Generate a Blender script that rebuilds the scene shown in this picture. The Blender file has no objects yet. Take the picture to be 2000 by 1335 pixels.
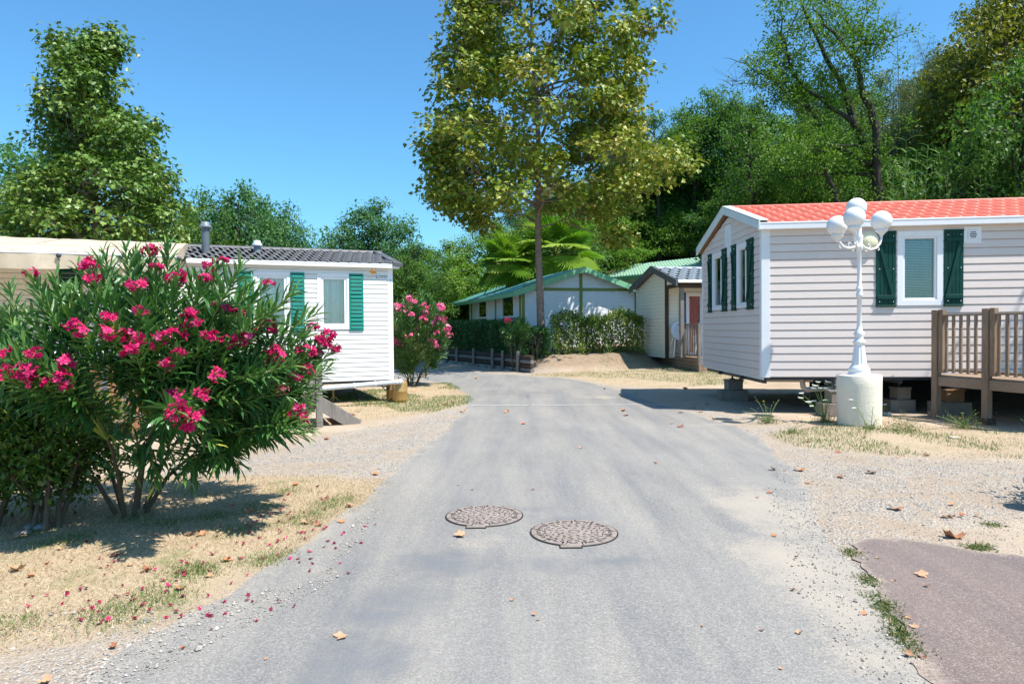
import bpy, math, random
import numpy as np
from mathutils import Vector, Matrix, noise as mnoise
R=math.radians
rng=np.random.default_rng(7)
random.seed(7)
sc=bpy.context.scene
COL=sc.collection

# ------------------------------------------------------------------ camera
FPX=2000*24/36.0
CAMZ=1.5
PITCH=math.atan((667.5-641)/FPX); ROLL=R(0.5)
cam_d=bpy.data.cameras.new('camera'); cam=bpy.data.objects.new('camera',cam_d); COL.objects.link(cam)
cam_d.lens=24; cam_d.sensor_width=36; cam_d.clip_end=2000; cam_d.clip_start=0.05
fwd=Vector((0,math.cos(PITCH),-math.sin(PITCH)))
r0=Vector((1,0,0)); u0=r0.cross(fwd)
CRT=r0*math.cos(ROLL)-u0*math.sin(ROLL); CUP=r0*math.sin(ROLL)+u0*math.cos(ROLL)
M=Matrix((CRT,CUP,-fwd)).transposed().to_4x4(); M.translation=Vector((0,0,CAMZ))
cam.matrix_world=M
sc.camera=cam
def ray(px,py):
    return CRT*((px-1000)/FPX)+CUP*((667.5-py)/FPX)+fwd
def P(px,py,depth):
    d=ray(px,py); return Vector((0,0,CAMZ))+d*(depth/d.y)
def G(px,py,z=0.0):
    d=ray(px,py); t=(z-CAMZ)/d.z; return Vector((0,0,CAMZ))+d*t
def hit(px,py,O,U):
    """intersection with the vertical plane through O along U -> (u,z)"""
    d=ray(px,py); n=Vector((-U[1],U[0]))
    t=(n.x*O[0]+n.y*O[1])/(n.x*d.x+n.y*d.y)
    p=Vector((0,0,CAMZ))+d*t
    return ((p.x-O[0])*U[0]+(p.y-O[1])*U[1])/(U[0]**2+U[1]**2), p.z

# ------------------------------------------------------------------ materials
def new_mat(name):
    m=bpy.data.materials.new(name); m.use_nodes=True
    nt=m.node_tree; nt.nodes.clear()
    return m,nt
class NT:
    def __init__(s,nt): s.nt=nt; s.L=nt.links
    def n(s,t,**k):
        nd=s.nt.nodes.new(t)
        for a,v in k.items(): setattr(nd,a,v)
        return nd
    def out(s,sh):
        o=s.n('ShaderNodeOutputMaterial'); s.L.new(sh,o.inputs['Surface']); return o
    def coord(s): return s.n('ShaderNodeTexCoord').outputs['Object']
    def mapping(s,v,scale=(1,1,1),rot=(0,0,0)):
        m=s.n('ShaderNodeMapping'); m.inputs['Scale'].default_value=scale; m.inputs['Rotation'].default_value=rot
        s.L.new(v,m.inputs['Vector']); return m.outputs[0]
    def noise(s,v,scale,detail=4,rough=.6,dist=0):
        t=s.n('ShaderNodeTexNoise'); t.inputs['Scale'].default_value=scale; t.inputs['Detail'].default_value=detail
        t.inputs['Roughness'].default_value=rough; t.inputs['Distortion'].default_value=dist
        s.L.new(v,t.inputs['Vector']); return t.outputs[0]
    def voro(s,v,scale,feat='F1',out='Distance'):
        t=s.n('ShaderNodeTexVoronoi'); t.feature=feat; t.inputs['Scale'].default_value=scale
        s.L.new(v,t.inputs['Vector']); return t.outputs[out]
    def ramp(s,f,stops,interp='LINEAR'):
        r=s.n('ShaderNodeValToRGB'); cr=r.color_ramp; cr.interpolation=interp
        while len(cr.elements)<len(stops): cr.elements.new(.5)
        for e,(p,c) in zip(cr.elements,stops):
            e.position=p; e.color=(c[0],c[1],c[2],1) if not isinstance(c,(int,float)) else (c,c,c,1)
        s.L.new(f,r.inputs[0]); return r.outputs[0]
    def mix(s,f,a,b,mode='MIX'):
        m=s.n('ShaderNodeMix',data_type='RGBA',blend_type=mode)
        for i,x in ((0,f),(6,a),(7,b)):
            if hasattr(x,'links'): s.L.new(x,m.inputs[i])
            elif i==0: m.inputs[0].default_value=x
            else: m.inputs[i].default_value=(x[0],x[1],x[2],1)
        return m.outputs[2]
    def math(s,op,a,b=0.0,c=None,clamp=False):
        m=s.n('ShaderNodeMath',operation=op); m.use_clamp=clamp
        for i,x in enumerate((a,b)+((c,) if c is not None else ())):
            if hasattr(x,'links'): s.L.new(x,m.inputs[i])
            else: m.inputs[i].default_value=x
        return m.outputs[0]
    def attr(s,name):
        return s.n('ShaderNodeAttribute',attribute_name=name).outputs['Fac']
    def bump(s,h,strength=.5,dist=.01):
        b=s.n('ShaderNodeBump'); b.inputs['Strength'].default_value=strength; b.inputs['Distance'].default_value=dist
        s.L.new(h,b.inputs['Height']); return b.outputs[0]
    def bsdf(s,col,rough=.6,metal=0,spec=.5,normal=None,**k):
        p=s.n('ShaderNodeBsdfPrincipled')
        for nm,x in (('Base Color',col),('Roughness',rough),('Metallic',metal),('Specular IOR Level',spec)):
            if hasattr(x,'links'): s.L.new(x,p.inputs[nm])
            elif nm=='Base Color': p.inputs[nm].default_value=(x[0],x[1],x[2],1)
            else: p.inputs[nm].default_value=x
        if normal is not None: s.L.new(normal,p.inputs['Normal'])
        for a,v in k.items(): p.inputs[a].default_value=v
        return p.outputs[0]

def M_plain(name,col,rough=.5,var=.12,scale=6,bump=0.0,bscale=60,metal=0,dirt=0.0,dirtcol=(.25,.2,.14),spec=.4):
    m,nt=new_mat(name); t=NT(nt); v=t.coord()
    f=t.noise(v,scale,5,.65)
    a=tuple(c*(1-var) for c in col); b=tuple(min(1,c*(1+var)) for c in col)
    c=t.ramp(f,[(.3,a),(.7,b)])
    if dirt>0:
        d=t.noise(v,scale*.6,8,.75)
        df=t.ramp(d,[(.52,0.0),(.75,dirt)])
        c=t.mix(df,c,dirtcol)
    nrm=None
    if bump>0: nrm=t.bump(t.noise(v,bscale,4,.6),bump,.01)
    t.out(t.bsdf(c,rough,metal,spec,nrm)); return m
def M_wood(name,c1,c2,scale=(3,3,40),rough=.75,axis='Z',bump=.3):
    m,nt=new_mat(name); t=NT(nt); v=t.coord()
    sc3={'Z':(14,14,.9),'X':(.9,14,14),'A':(4,4,4)}[axis]
    mp=t.mapping(v,sc3)
    f=t.noise(mp,3.0,6,.7,1.2)
    f2=t.noise(v,1.3,3,.5)
    c=t.ramp(f,[(.28,c1),(.62,c2),(.8,tuple(x*1.15 for x in c2))])
    c=t.mix(t.ramp(f2,[(.35,0.0),(.7,.45)]),c,tuple(x*.72 for x in c1))
    t.out(t.bsdf(c,rough,0,.25,t.bump(f,bump,.006))); return m
def M_leaf(name,stops,rough=.42,trans=.32,spec=.35,tboost=1.5,big=.0):
    """stops: colour ramp over per-leaf random value"""
    m,nt=new_mat(name); t=NT(nt)
    a=t.attr('rnd')
    c=t.ramp(a,stops)
    if big>0:
        f=t.noise(t.coord(),.55,3,.5)
        c=t.mix(t.ramp(f,[(.35,0.0),(.65,big)]),c,t.mix(1.0,c,(1.25,1.1,.55),'MULTIPLY'))
    p=t.bsdf(c,rough,0,spec)
    tr=t.n('ShaderNodeBsdfTranslucent')
    tc=t.mix(1.0,c,(tboost*1.05,tboost*1.15,tboost*.55),'MULTIPLY'); t.L.new(tc,tr.inputs[0])
    mx=t.n('ShaderNodeMixShader'); mx.inputs[0].default_value=trans
    t.L.new(p,mx.inputs[1]); t.L.new(tr.outputs[0],mx.inputs[2])
    t.out(mx.outputs[0]); return m
def M_siding(name,col,rough=.42,grain=.05,dirt=.10):
    m,nt=new_mat(name); t=NT(nt); v=t.coord()
    f=t.noise(t.mapping(v,(1.2,1.2,26)),3,6,.7)
    c=t.ramp(f,[(.3,tuple(x*(1-grain) for x in col)),(.7,tuple(min(.95,x*(1+grain*.5)) for x in col))])
    d=t.noise(t.mapping(v,(2.2,2.2,.5)),2.2,7,.75)
    c=t.mix(t.ramp(d,[(.5,0.0),(.8,dirt)]),c,(.42,.36,.27))
    t.out(t.bsdf(c,rough,0,.35,t.bump(f,.08,.004))); return m
def M_glass(name,tint=(.75,.85,.85)):
    m,nt=new_mat(name); t=NT(nt)
    g=t.n('ShaderNodeBsdfGlossy'); g.inputs['Roughness'].default_value=.02; g.inputs['Color'].default_value=(.9,.9,.9,1)
    tr=t.n('ShaderNodeBsdfTransparent'); tr.inputs[0].default_value=(*tint,1)
    fr=t.n('ShaderNodeFresnel'); fr.inputs[0].default_value=1.5
    f=t.math('ADD',t.math('MULTIPLY',fr.outputs[0],1.1),.05,clamp=True)
    mx=t.n('ShaderNodeMixShader'); t.L.new(f,mx.inputs[0]); t.L.new(tr.outputs[0],mx.inputs[1]); t.L.new(g.outputs[0],mx.inputs[2])
    t.out(mx.outputs[0]); return m

# ------------------------------------------------------------------ objects
OFF={}
def tag(o,label=None,cat=None,group=None,kind=None):
    if label: o['label']=label
    if cat: o['category']=cat
    if group: o['group']=group
    if kind: o['kind']=kind
    return o
def thing(name,loc,label,cat,group=None):
    o=bpy.data.objects.new(name,None); o.empty_display_size=.2; COL.objects.link(o)
    o.location=loc; OFF[o.name]=Vector(loc); tag(o,label,cat,group); return o
def link_mesh(name,me,mat,parent=None,loc=None):
    o=bpy.data.objects.new(name,me); COL.objects.link(o)
    if mat is not None and not me.materials: me.materials.append(mat)
    if parent is not None:
        o.parent=parent; OFF[o.name]=OFF[parent.name].copy()
    else:
        o.location=loc or (0,0,0); OFF[o.name]=Vector(loc or (0,0,0))
    return o
class MB:
    """collects faces in world space; build() links them as one mesh object"""
    def __init__(s): s.v=[]; s.f=[]; s.sm=[]
    def add(s,vs,fs,smooth=False):
        b=len(s.v); s.v+=[tuple(x) for x in vs]; s.f+=[tuple(i+b for i in f) for f in fs]; s.sm+=[smooth]*len(fs); return s
    def hexa(s,p):
        return s.add(p,[(0,3,2,1),(4,5,6,7),(0,1,5,4),(1,2,6,5),(2,3,7,6),(3,0,4,7)])
    def box(s,c,size,rz=0):
        x,y,z=[a/2 for a in size]; cs,sn=math.cos(rz),math.sin(rz)
        pts=[]
        for dz in (-z,z):
            for dx,dy in ((-x,-y),(x,-y),(x,y),(-x,y)):
                pts.append((c[0]+dx*cs-dy*sn,c[1]+dx*sn+dy*cs,c[2]+dz))
        return s.hexa(pts)
    def tube(s,pts,rad,n=8,caps=True,smooth=True):
        pts=[Vector(p) for p in pts]
        if not hasattr(rad,'__len__'): rad=[rad]*len(pts)
        prev=None; rings=[]
        for i,p in enumerate(pts):
            d=(pts[min(i+1,len(pts)-1)]-pts[max(i-1,0)])
            if d.length<1e-9: d=Vector((0,0,1))
            d.normalize()
            if prev is None: a=d.orthogonal().normalized()
            else:
                a=prev-d*prev.dot(d)
                a=a.normalized() if a.length>1e-6 else d.orthogonal().normalized()
            prev=a; b=d.cross(a)
            rings.append([p+(a*math.cos(2*math.pi*k/n)+b*math.sin(2*math.pi*k/n))*rad[i] for k in range(n)])
        vs=[q for r in rings for q in r]; fs=[]
        for i in range(len(pts)-1):
            for k in range(n):
                k2=(k+1)%n; fs.append((i*n+k,i*n+k2,(i+1)*n+k2,(i+1)*n+k))
        s.add(vs,fs,smooth)
        if caps:
            s.add(rings[0][::-1],[tuple(range(n))]); s.add(rings[-1],[tuple(range(n))])
        return s
    def lathe(s,c,prof,n=24,smooth=True,flute=None):
        """prof: list (r,z)"""
        vs=[]; fs=[]
        for j,(r,z) in enumerate(prof):
            for k in range(n):
                a=2*math.pi*k/n; rr=r
                if flute and flute[0]<=z<=flute[1] and k%2: rr=r*flute[2]
                vs.append((c[0]+rr*math.cos(a),c[1]+rr*math.sin(a),c[2]+z))
        for j in range(len(prof)-1):
            for k in range(n):
                k2=(k+1)%n; fs.append((j*n+k,j*n+k2,(j+1)*n+k2,(j+1)*n+k))
        s.add(vs,fs,smooth)
        s.add([vs[k] for k in range(n)][::-1],[tuple(range(n))]); s.add(vs[-n:],[tuple(range(n))])
        return s
    def sphere(s,c,r,nu=24,nv=14):
        prof=[]
        vs=[];fs=[]
        for j in range(nv+1):
            t=math.pi*j/nv
            for k in range(nu):
                a=2*math.pi*k/nu
                vs.append((c[0]+r*math.sin(t)*math.cos(a),c[1]+r*math.sin(t)*math.sin(a),c[2]-r*math.cos(t)))
        for j in range(nv):
            for k in range(nu):
                k2=(k+1)%nu; fs.append((j*nu+k,j*nu+k2,(j+1)*nu+k2,(j+1)*nu+k))
        return s.add(vs,fs,True)
    def build(s,name,mat,parent=None,loc=None,bevel=0,sharp=False):
        me=bpy.data.meshes.new(name)
        off=OFF[parent.name] if parent is not None else Vector(loc or (0,0,0))
        me.from_pydata([(x-off.x,y-off.y,z-off.z) for x,y,z in s.v],[],s.f)
        me.polygons.foreach_set('use_smooth',s.sm); me.update()
        o=link_mesh(name,me,mat,parent,loc)
        if bevel>0:
            b=o.modifiers.new('bevel','BEVEL'); b.width=bevel; b.segments=1; b.limit_method='ANGLE'; b.angle_limit=R(50)
        return o
class Fr:
    """wall frame: u along the wall, o outward, z up"""
    def __init__(s,O,U,N): s.O=Vector((O[0],O[1])); s.U=Vector((U[0],U[1])); s.N=Vector((N[0],N[1]))
    def pt(s,u,o,z): q=s.O+s.U*u+s.N*o; return (q.x,q.y,z)
    def box(s,mb,u0,u1,o0,o1,z0,z1):
        return mb.hexa([s.pt(u0,o0,z0),s.pt(u1,o0,z0),s.pt(u1,o1,z0),s.pt(u0,o1,z0),s.pt(u0,o0,z1),s.pt(u1,o0,z1),s.pt(u1,o1,z1),s.pt(u0,o1,z1)])
    def bar(s,mb,a,b,w,o0,o1):
        """slanted board from (u,z) a to b, width w across"""
        du,dz=b[0]-a[0],b[1]-a[1]; l=math.hypot(du,dz); nu,nz=-dz/l*w/2,du/l*w/2
        q=[(a[0]-nu,a[1]-nz),(b[0]-nu,b[1]-nz),(b[0]+nu,b[1]+nz),(a[0]+nu,a[1]+nz)]
        return mb.hexa([s.pt(u,o0,z) for u,z in q]+[s.pt(u,o1,z) for u,z in q])
    def px(s,px,py): return hit(px,py,s.O,s.U)

def siding(mb,fr,z0,z1,lap,urange,openings=(),out=.018,base=0.0):
    """lapped boards as real rows; urange(z)->(ulo,uhi)"""
    n=max(1,round((z1-z0)/lap)); lp=(z1-z0)/n
    for i in range(n):
        a=z0+i*lp; b=a+lp
        la,ha=urange(a); lb,hb=urange(b)
        if ha-la<.02 : continue
        if hb-lb<.005: lb=hb=(lb+hb)/2
        segs=[(la,ha,lb,hb)]
        for (o0,o1,oz0,oz1) in openings:
            if oz1<=a+lp*.15 or oz0>=b-lp*.15: continue
            ns=[]
            for (p,q,pb,qb) in segs:
                if o1<=p or o0>=q: ns.append((p,q,pb,qb)); continue
                if o0>p: ns.append((p,o0,pb,o0))
                if o1<q: ns.append((o1,q,o1,qb))
            segs=ns
        for (p,q,pb,qb) in segs:
            m=a+lp*.06; t=b-lp*.15
            k=lambda f:(p+(pb-p)*f,q+(qb-q)*f)
            f1=.06; f2=.85
            p1,q1=k(f1); p2,q2=k(f2)
            vs=[fr.pt(p,base,a),fr.pt(q,base,a),fr.pt(p,base+out*.95,a),fr.pt(q,base+out*.95,a),fr.pt(p1,base+out,m),fr.pt(q1,base+out,m),
                fr.pt(p2,base+out*.72,t),fr.pt(q2,base+out*.72,t),fr.pt(pb,base,b),fr.pt(qb,base,b)]
            mb.add(vs,[(0,1,3,2),(2,3,5,4),(4,5,7,6),(6,7,9,8)])
def roofpanel(mb,pf,u0,u1,s0,s1,slopelen,period=.2,amp=.025,course=.33,step=.02,ns=8,skew=0.0,sharpness=1.0):
    """tile-effect sheet. pf(u,s,h)->world; s from eave(0) to ridge(1)"""
    nc=max(1,round(slopelen/course)); nu=max(2,int((u1-u0)/period*ns))
    us=[u0+(u1-u0)*i/nu for i in range(nu+1)]
    def w(u,k):
        x=math.sin(2*math.pi*(u+skew*k)/period)
        return amp*(abs(x)**sharpness*(1 if x>0 else -1))
    for c in range(nc):
        a=s0+(s1-s0)*c/nc; b=s0+(s1-s0)*(c+1)/nc
        vs=[];
        for u in us: vs.append(pf(u,a,w(u,c)))
        for u in us: vs.append(pf(u,a,w(u,c)+step))
        for u in us: vs.append(pf(u,b,w(u,c)))
        n=len(us); fs=[]
        for i in range(n-1):
            fs.append((i,i+1,n+i+1,n+i)); fs.append((n+i,n+i+1,2*n+i+1,2*n+i))
        mb.add(vs,fs,True)
def text_mesh(mb,fr,body,u,z,size,o,mirror=False,extr=.002):
    cu=bpy.data.curves.new('t','FONT'); cu.body=body; cu.size=size; cu.extrude=extr
    ob=bpy.data.objects.new('t',cu); COL.objects.link(ob)
    dg=bpy.context.evaluated_depsgraph_get(); me=ob.evaluated_get(dg).to_mesh()
    vs=[fr.pt(u+(-v.co.x if mirror else v.co.x),o+v.co.z,z+v.co.y) for v in me.vertices]; fs=[tuple(p.vertices) for p in me.polygons]
    mb.add(vs,fs); ob.evaluated_get(dg).to_mesh_clear()
    bpy.data.objects.remove(ob); bpy.data.curves.remove(cu)

# ------------------------------------------------------------------ vegetation helpers
def np_mesh(name,V,F,rnd=None,smooth=False):
    """V (n,3), F list of (m,k) int arrays"""
    me=bpy.data.meshes.new(name)
    V=np.ascontiguousarray(V,dtype=np.float32)
    loops=np.concatenate([f.ravel() for f in F]).astype(np.int32)
    tot=np.concatenate([np.full(len(f),f.shape[1]) for f in F]).astype(np.int32)
    start=np.concatenate([[0],np.cumsum(tot)[:-1]]).astype(np.int32)
    me.vertices.add(len(V)); me.vertices.foreach_set('co',V.ravel())
    me.loops.add(len(loops)); me.loops.foreach_set('vertex_index',loops)
    me.polygons.add(len(tot)); me.polygons.foreach_set('loop_start',start)
    try: me.polygons.foreach_set('loop_total',tot)
    except Exception: pass
    me.polygons.foreach_set('use_smooth',np.full(len(tot),smooth))
    if rnd is not None:
        a=me.attributes.new('rnd','FLOAT','POINT'); a.data.foreach_set('value',np.ascontiguousarray(rnd,dtype=np.float32))
    me.update(calc_edges=True); return me
def unit(a): return a/np.maximum(np.linalg.norm(a,axis=-1,keepdims=True),1e-9)
T_MAPLE=(np.array([(0,0,0),(.12,.30,.03),(-.05,.52,.06),(.34,.36,.03),(.52,.50,.02),(.60,.22,0),(1.0,0,-.10),(.60,-.22,0),(.52,-.50,.02),(.34,-.36,.03),(-.05,-.52,.06),(.12,-.30,.03),(.4,0,-.05)],float),
         [np.array([(12,0,1),(12,1,3),(1,2,3),(12,3,5),(3,4,5),(12,5,6),(12,6,7),(12,7,9),(7,8,9),(12,9,11),(9,10,11),(12,11,0)])])
T_QUAD=(np.array([(0,0,0),(.5,.32,.06),(1,0,-.08),(.5,-.32,.06)],float),[np.array([(0,2,1),(0,3,2)])])
T_LANCE=(np.array([(0,0,0),(.35,.085,.03),(.35,0,-.01),(.35,-.085,.03),(.72,.06,.015),(.72,0,-.03),(.72,-.06,.015),(1,0,-.09)],float),
         [np.array([(0,2,1),(0,3,2),(4,5,7),(5,6,7)]),np.array([(1,2,5,4),(2,3,6,5)])])
T_OVAL=(np.array([(0,0,0),(.3,.17,.05),(.7,.22,.05),(1,0,-.05),(.7,-.22,.05),(.3,-.17,.05),(.5,0,-.02)],float),
         [np.array([(6,0,1),(6,1,2),(6,2,3),(6,3,4),(6,4,5),(6,5,0)])])
T_BLADE=(np.array([(0,.05,0),(0,-.05,0),(.55,.04,.0),(.55,-.04,.0),(1,0,-.12)],float),[np.array([(0,1,3,2)]),np.array([(2,3,4)])])
def leaves_arr(pos,d,n,size,T,rnd):
    pos=np.asarray(pos,float); d=unit(np.asarray(d,float)); n=np.asarray(n,float)
    n=unit(n-(n*d).sum(1,keepdims=True)*d); sd=np.cross(n,d)
    tv,tf=T; k=len(tv); N=len(pos)
    V=pos[:,None,:]+size[:,None,None]*(tv[None,:,0,None]*d[:,None,:]+tv[None,:,1,None]*sd[:,None,:]+tv[None,:,2,None]*n[:,None,:])
    F=[(f[None]+(np.arange(N)*k)[:,None,None]).reshape(-1,f.shape[1]) for f in tf]
    return V.reshape(-1,3),F,np.repeat(rnd,k)
def leaves_mesh(name,*a): 
    V,F,r=leaves_arr(*a); return np_mesh(name,V,F,r)
def rdir(N,g=rng): return unit(g.normal(size=(N,3)))
def interp(prof,t): return np.interp(t,[p[0] for p in prof],[p[1] for p in prof])

def gen_tree(seed,H,zc,prof,rad,n_limb=22,n_cl=200,lpc=45,cr=.45,lsize=.15,T=T_QUAD,trunk_r=.18,lean=(0,0),fill=.45,flat=.7,droop=.25,lump=.22,
             limb_slope=.6,asym=None,tex_up=.8,wood_n=7,extra=(),sub=1,sr=.45,nrand=.5,nout=.6):
    """returns (wood MB at origin, leaf mesh). prof: list (t,r) t=0 crown base..1 top"""
    g=np.random.default_rng(seed); mb=MB()
    ph=g.uniform(0,6.28,6)
    def Rz(t,th):
        r=interp(prof,t)*rad
        r=r*(1+lump*(.5*np.sin(2*th+ph[0]+3*t)+.35*np.sin(3*th+ph[1]-7*t)+.3*np.sin(5*th+ph[2]+11*t)))
        if asym is not None: r=r*asym(t,th)
        return r
    def axis(z): f=z/H; return np.stack([lean[0]*f**1.3+.12*np.sin(z*.8+ph[3])*f,lean[1]*f**1.3+.12*np.sin(z*.7+ph[4])*f,z],-1)
    # trunk
    zs=np.linspace(0,H*.96,14); tr=[trunk_r*(1.35 if z==0 else 1)*(1-.93*(z/H)**.9)+.006 for z in zs]
    mb.tube([axis(np.array(z)) for z in zs],tr,wood_n+3)
    nodes=[];nr=[]
    for i in range(n_limb):
        t=((i+.5)/n_limb)**.9; th=i*2.399+g.uniform(-.4,.4); z=zc+(H-zc)*t*.96
        r=Rz(t,th)*g.uniform(.7,.92); e=axis(np.array(z))+np.array([r*math.cos(th),r*math.sin(th),0])
        zs0=max(z-r*limb_slope*g.uniform(.7,1.3),zc*.82); s=axis(np.array(zs0))
        mid=(s+e)/2+np.array([0,0,r*.10])+g.normal(size=3)*r*.06
        r0=min(trunk_r*.5*(1-.6*t),.02+r*.028)
        pts=[]
        for q in np.linspace(0,1,7):
            pts.append((1-q)**2*s+2*q*(1-q)*mid+q*q*e+g.normal(size=3)*.03*r*(0<q<1))
        mb.tube(pts,[r0*(1-.85*q)+.006 for q in np.linspace(0,1,7)],wood_n-1,caps=False)
        for q,p in zip(np.linspace(0,1,7)[2:],pts[2:]): nodes.append(p); nr.append(r0*(1-.8*q))
    for z in np.linspace(zc,H*.95,8): nodes.append(axis(np.array(z))); nr.append(.03)
    nodes=np.array(nodes)
    # clusters
    t=g.uniform(0,1,n_cl*3); th=g.uniform(0,6.283,n_cl*3); rr=Rz(t,th)
    keep=g.uniform(0,1,len(t))<np.clip(rr/ (rad*1.0)+.05,0,1); t,th,rr=t[keep][:n_cl],th[keep][:n_cl],rr[keep][:n_cl]
    q=g.uniform(0,1,len(t))**fill
    c=axis(zc+(H-zc)*t)+np.stack([rr*q*np.cos(th),rr*q*np.sin(th),np.zeros(len(t))],-1)
    if len(extra): c=np.concatenate([c,np.array(extra)])
    for p in c:
        dd=np.linalg.norm(nodes-p,axis=1)+np.where(nodes[:,2]>p[2]+.2,1.0,0); j=int(dd.argmin()); a=nodes[j]
        m=(a+p)/2+g.normal(size=3)*.08; m[2]+=.05
        mb.tube([a,m,p],[min(nr[j],.022)+.004,.010,.004],4,caps=False)
    crn0=g.uniform(0,1,len(c)); par=np.arange(len(c)); up0=c.copy()
    if sub>1:
        par=np.repeat(par,sub); o=g.normal(size=(len(par),3)); o=o/np.maximum(1,np.linalg.norm(o,axis=1,keepdims=True)/1.5); o[:,2]*=.55
        cs=c[par]+o*sr*g.uniform(.6,1.3,len(c))[par][:,None]
        for i in range(0,len(cs),2): mb.tube([c[par[i]],cs[i]],[.006,.003],3,caps=False)
        c=cs
    N=len(c)*lpc; ci=np.repeat(np.arange(len(c)),lpc)
    scl=g.uniform(.7,1.25,len(c))[ci][:,None]
    off=g.normal(size=(N,3)); off=off/np.maximum(1,np.linalg.norm(off,axis=1,keepdims=True)/1.9); off*=cr*.55*scl; off[:,2]*=flat
    pos=c[ci]+off
    d=unit(off*.8+rdir(N,g)*cr*.6+np.array([0,0,-droop*cr]))
    po=pos-up0[par][ci]; n=unit(np.array([0,0,tex_up])+rdir(N,g)*nrand+unit(po+off*.5)*nout)
    size=lsize*g.uniform(.6,1.25,N)
    crn=(crn0[par]*.7+.3*g.uniform(0,1,len(c)))[ci]; rnd=np.clip(.5*crn+.5*g.uniform(0,1,N),0,1)
    lm=leaves_mesh('foliage',pos,d,n,size,T,rnd)
    return mb,lm
def place_tree(name,mbw,lm,loc,woodmat,leafmat,label,cat='tree',group=None,rz=0,s=1.0,cache={}):
    t=thing(name,loc,label,cat,group)
    k=id(mbw)
    if k not in cache:
        me=bpy.data.meshes.new('trunk'); me.from_pydata(mbw.v,[],mbw.f); me.polygons.foreach_set('use_smooth',[True]*len(mbw.f)); me.update(); me.materials.append(woodmat); cache[k]=me
    w=bpy.data.objects.new('trunk',cache[k]); COL.objects.link(w); w.parent=t
    if not lm.materials: lm.materials.append(leafmat)
    c=bpy.data.objects.new('crown',lm); COL.objects.link(c); c.parent=t
    if lm.materials[0]!=leafmat:
        c.material_slots[0].link='OBJECT'; c.material_slots[0].material=leafmat
    t.rotation_euler=(0,0,rz); t.scale=(s,s,s) if not hasattr(s,'__len__') else s
    return t
# ------------------------------------------------------------------ world + sun
SUN=Vector((.48,-.30,1)).normalized()
w=bpy.data.worlds.new('World'); sc.world=w; w.use_nodes=True
wt=w.node_tree; wt.nodes.clear()
sky=wt.nodes.new('ShaderNodeTexSky'); sky.sky_type='NISHITA'; sky.sun_disc=False
sky.sun_elevation=math.asin(SUN.z); sky.sun_rotation=math.atan2(SUN.x,SUN.y)
sky.air_density=1.15; sky.dust_density=.8; sky.ozone_density=2.6; sky.altitude=100
bg=wt.nodes.new('ShaderNodeBackground'); bg.inputs[1].default_value=.104
wo=wt.nodes.new('ShaderNodeOutputWorld'); tn=wt.nodes.new('ShaderNodeMix'); tn.data_type='RGBA'; tn.blend_type='MULTIPLY'; tn.inputs[0].default_value=1; tn.inputs[7].default_value=(.56,1.02,1.25,1); wt.links.new(sky.outputs[0],tn.inputs[6]); wt.links.new(tn.outputs[2],bg.inputs[0]); wt.links.new(bg.outputs[0],wo.inputs[0])
sl=bpy.data.lights.new('sun','SUN'); sl.energy=5.0; sl.angle=R(.53); sl.color=(1,.945,.87)
so=bpy.data.objects.new('sun',sl); COL.objects.link(so); so.rotation_euler=(-SUN).to_track_quat('-Z','Y').to_euler()
sc.view_settings.view_transform='Standard'; sc.view_settings.look='None'; sc.view_settings.gamma=1; sc.view_settings.exposure=0.72
sc.cycles.max_bounces=6; sc.cycles.transparent_max_bounces=12; sc.cycles.use_denoising=True

# ------------------------------------------------------------------ ground zones (photo pixel -> ground point)
def gp(l): return np.array([[G(x,y).x,G(x,y).y] for x,y in l])
ROADL=[(-150,1800),(30,1430),(150,1335),(330,1218),(480,1130),(600,1062),(700,988),(760,925),(830,872),(880,832),(905,805),(913,790),(908,768),(880,752),(840,744),(770,741)]
ROADFAR=[(770,709),(840,706.5),(900,712),(1000,722),(1045,729),(1120,738),(1200,757),(1232,768)]
ROADR=[(1300,792),(1370,812),(1440,835),(1500,868),(1545,912),(1580,975),(1622,1058),(1680,1130),(1745,1215),(1830,1335),(1900,1450),(2100,1800)]
ROAD=gp(ROADL+ROADFAR+ROADR)
RED=gp([(1668,1060),(1700,1051),(1800,1058),(1900,1076),(2000,1092),(2300,1130),(2700,1500),(2500,1800),(2150,1800),(1930,1450),(1830,1335),(1757,1228),(1716,1165),(1682,1105)])
GR1=gp([(-400,990),(0,960),(150,935),(560,938),(722,945),(700,985),(600,1045),(545,1090),(420,1150),(300,1205),(0,1240),(-400,1300)])
GR2=gp([(640,795),(690,765),(800,755),(870,748),(915,772),(905,790),(850,805),(690,822)])
GR3=gp([(1490,845),(1640,830),(1850,842),(2000,850),(2300,870),(2300,900),(2000,892),(1750,888),(1560,872)])
GR4=gp([(1045,733),(1150,728),(1300,728),(1440,735),(1460,750),(1300,756),(1200,753),(1120,738)])
GR5=gp([(560,795),(640,760),(1000,700),(620,750),(300,790),(-300,850),(-300,900),(300,860),(560,835)])
def sdist(pts,poly):
    """signed distance, negative inside"""
    x,y=pts[:,0],pts[:,1]; d=np.full(len(x),1e9); ins=np.zeros(len(x),bool); n=len(poly)
    for i in range(n):
        a=poly[i]; b=poly[(i+1)%n]; e=b-a; L=max((e**2).sum(),1e-9)
        t=np.clip(((x-a[0])*e[0]+(y-a[1])*e[1])/L,0,1)
        d=np.minimum(d,np.hypot(x-a[0]-t*e[0],y-a[1]-t*e[1]))
        c=((a[1]>y)!=(b[1]>y))&(x<(b[0]-a[0])*(y-a[1])/((b[1]-a[1]) if abs(b[1]-a[1])>1e-9 else 1e-9)+a[0]); ins^=c
    return np.where(ins,-d,d)
def sst(a,b,x): t=np.clip((x-a)/(b-a),0,1); return t*t*(3-2*t)
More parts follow.
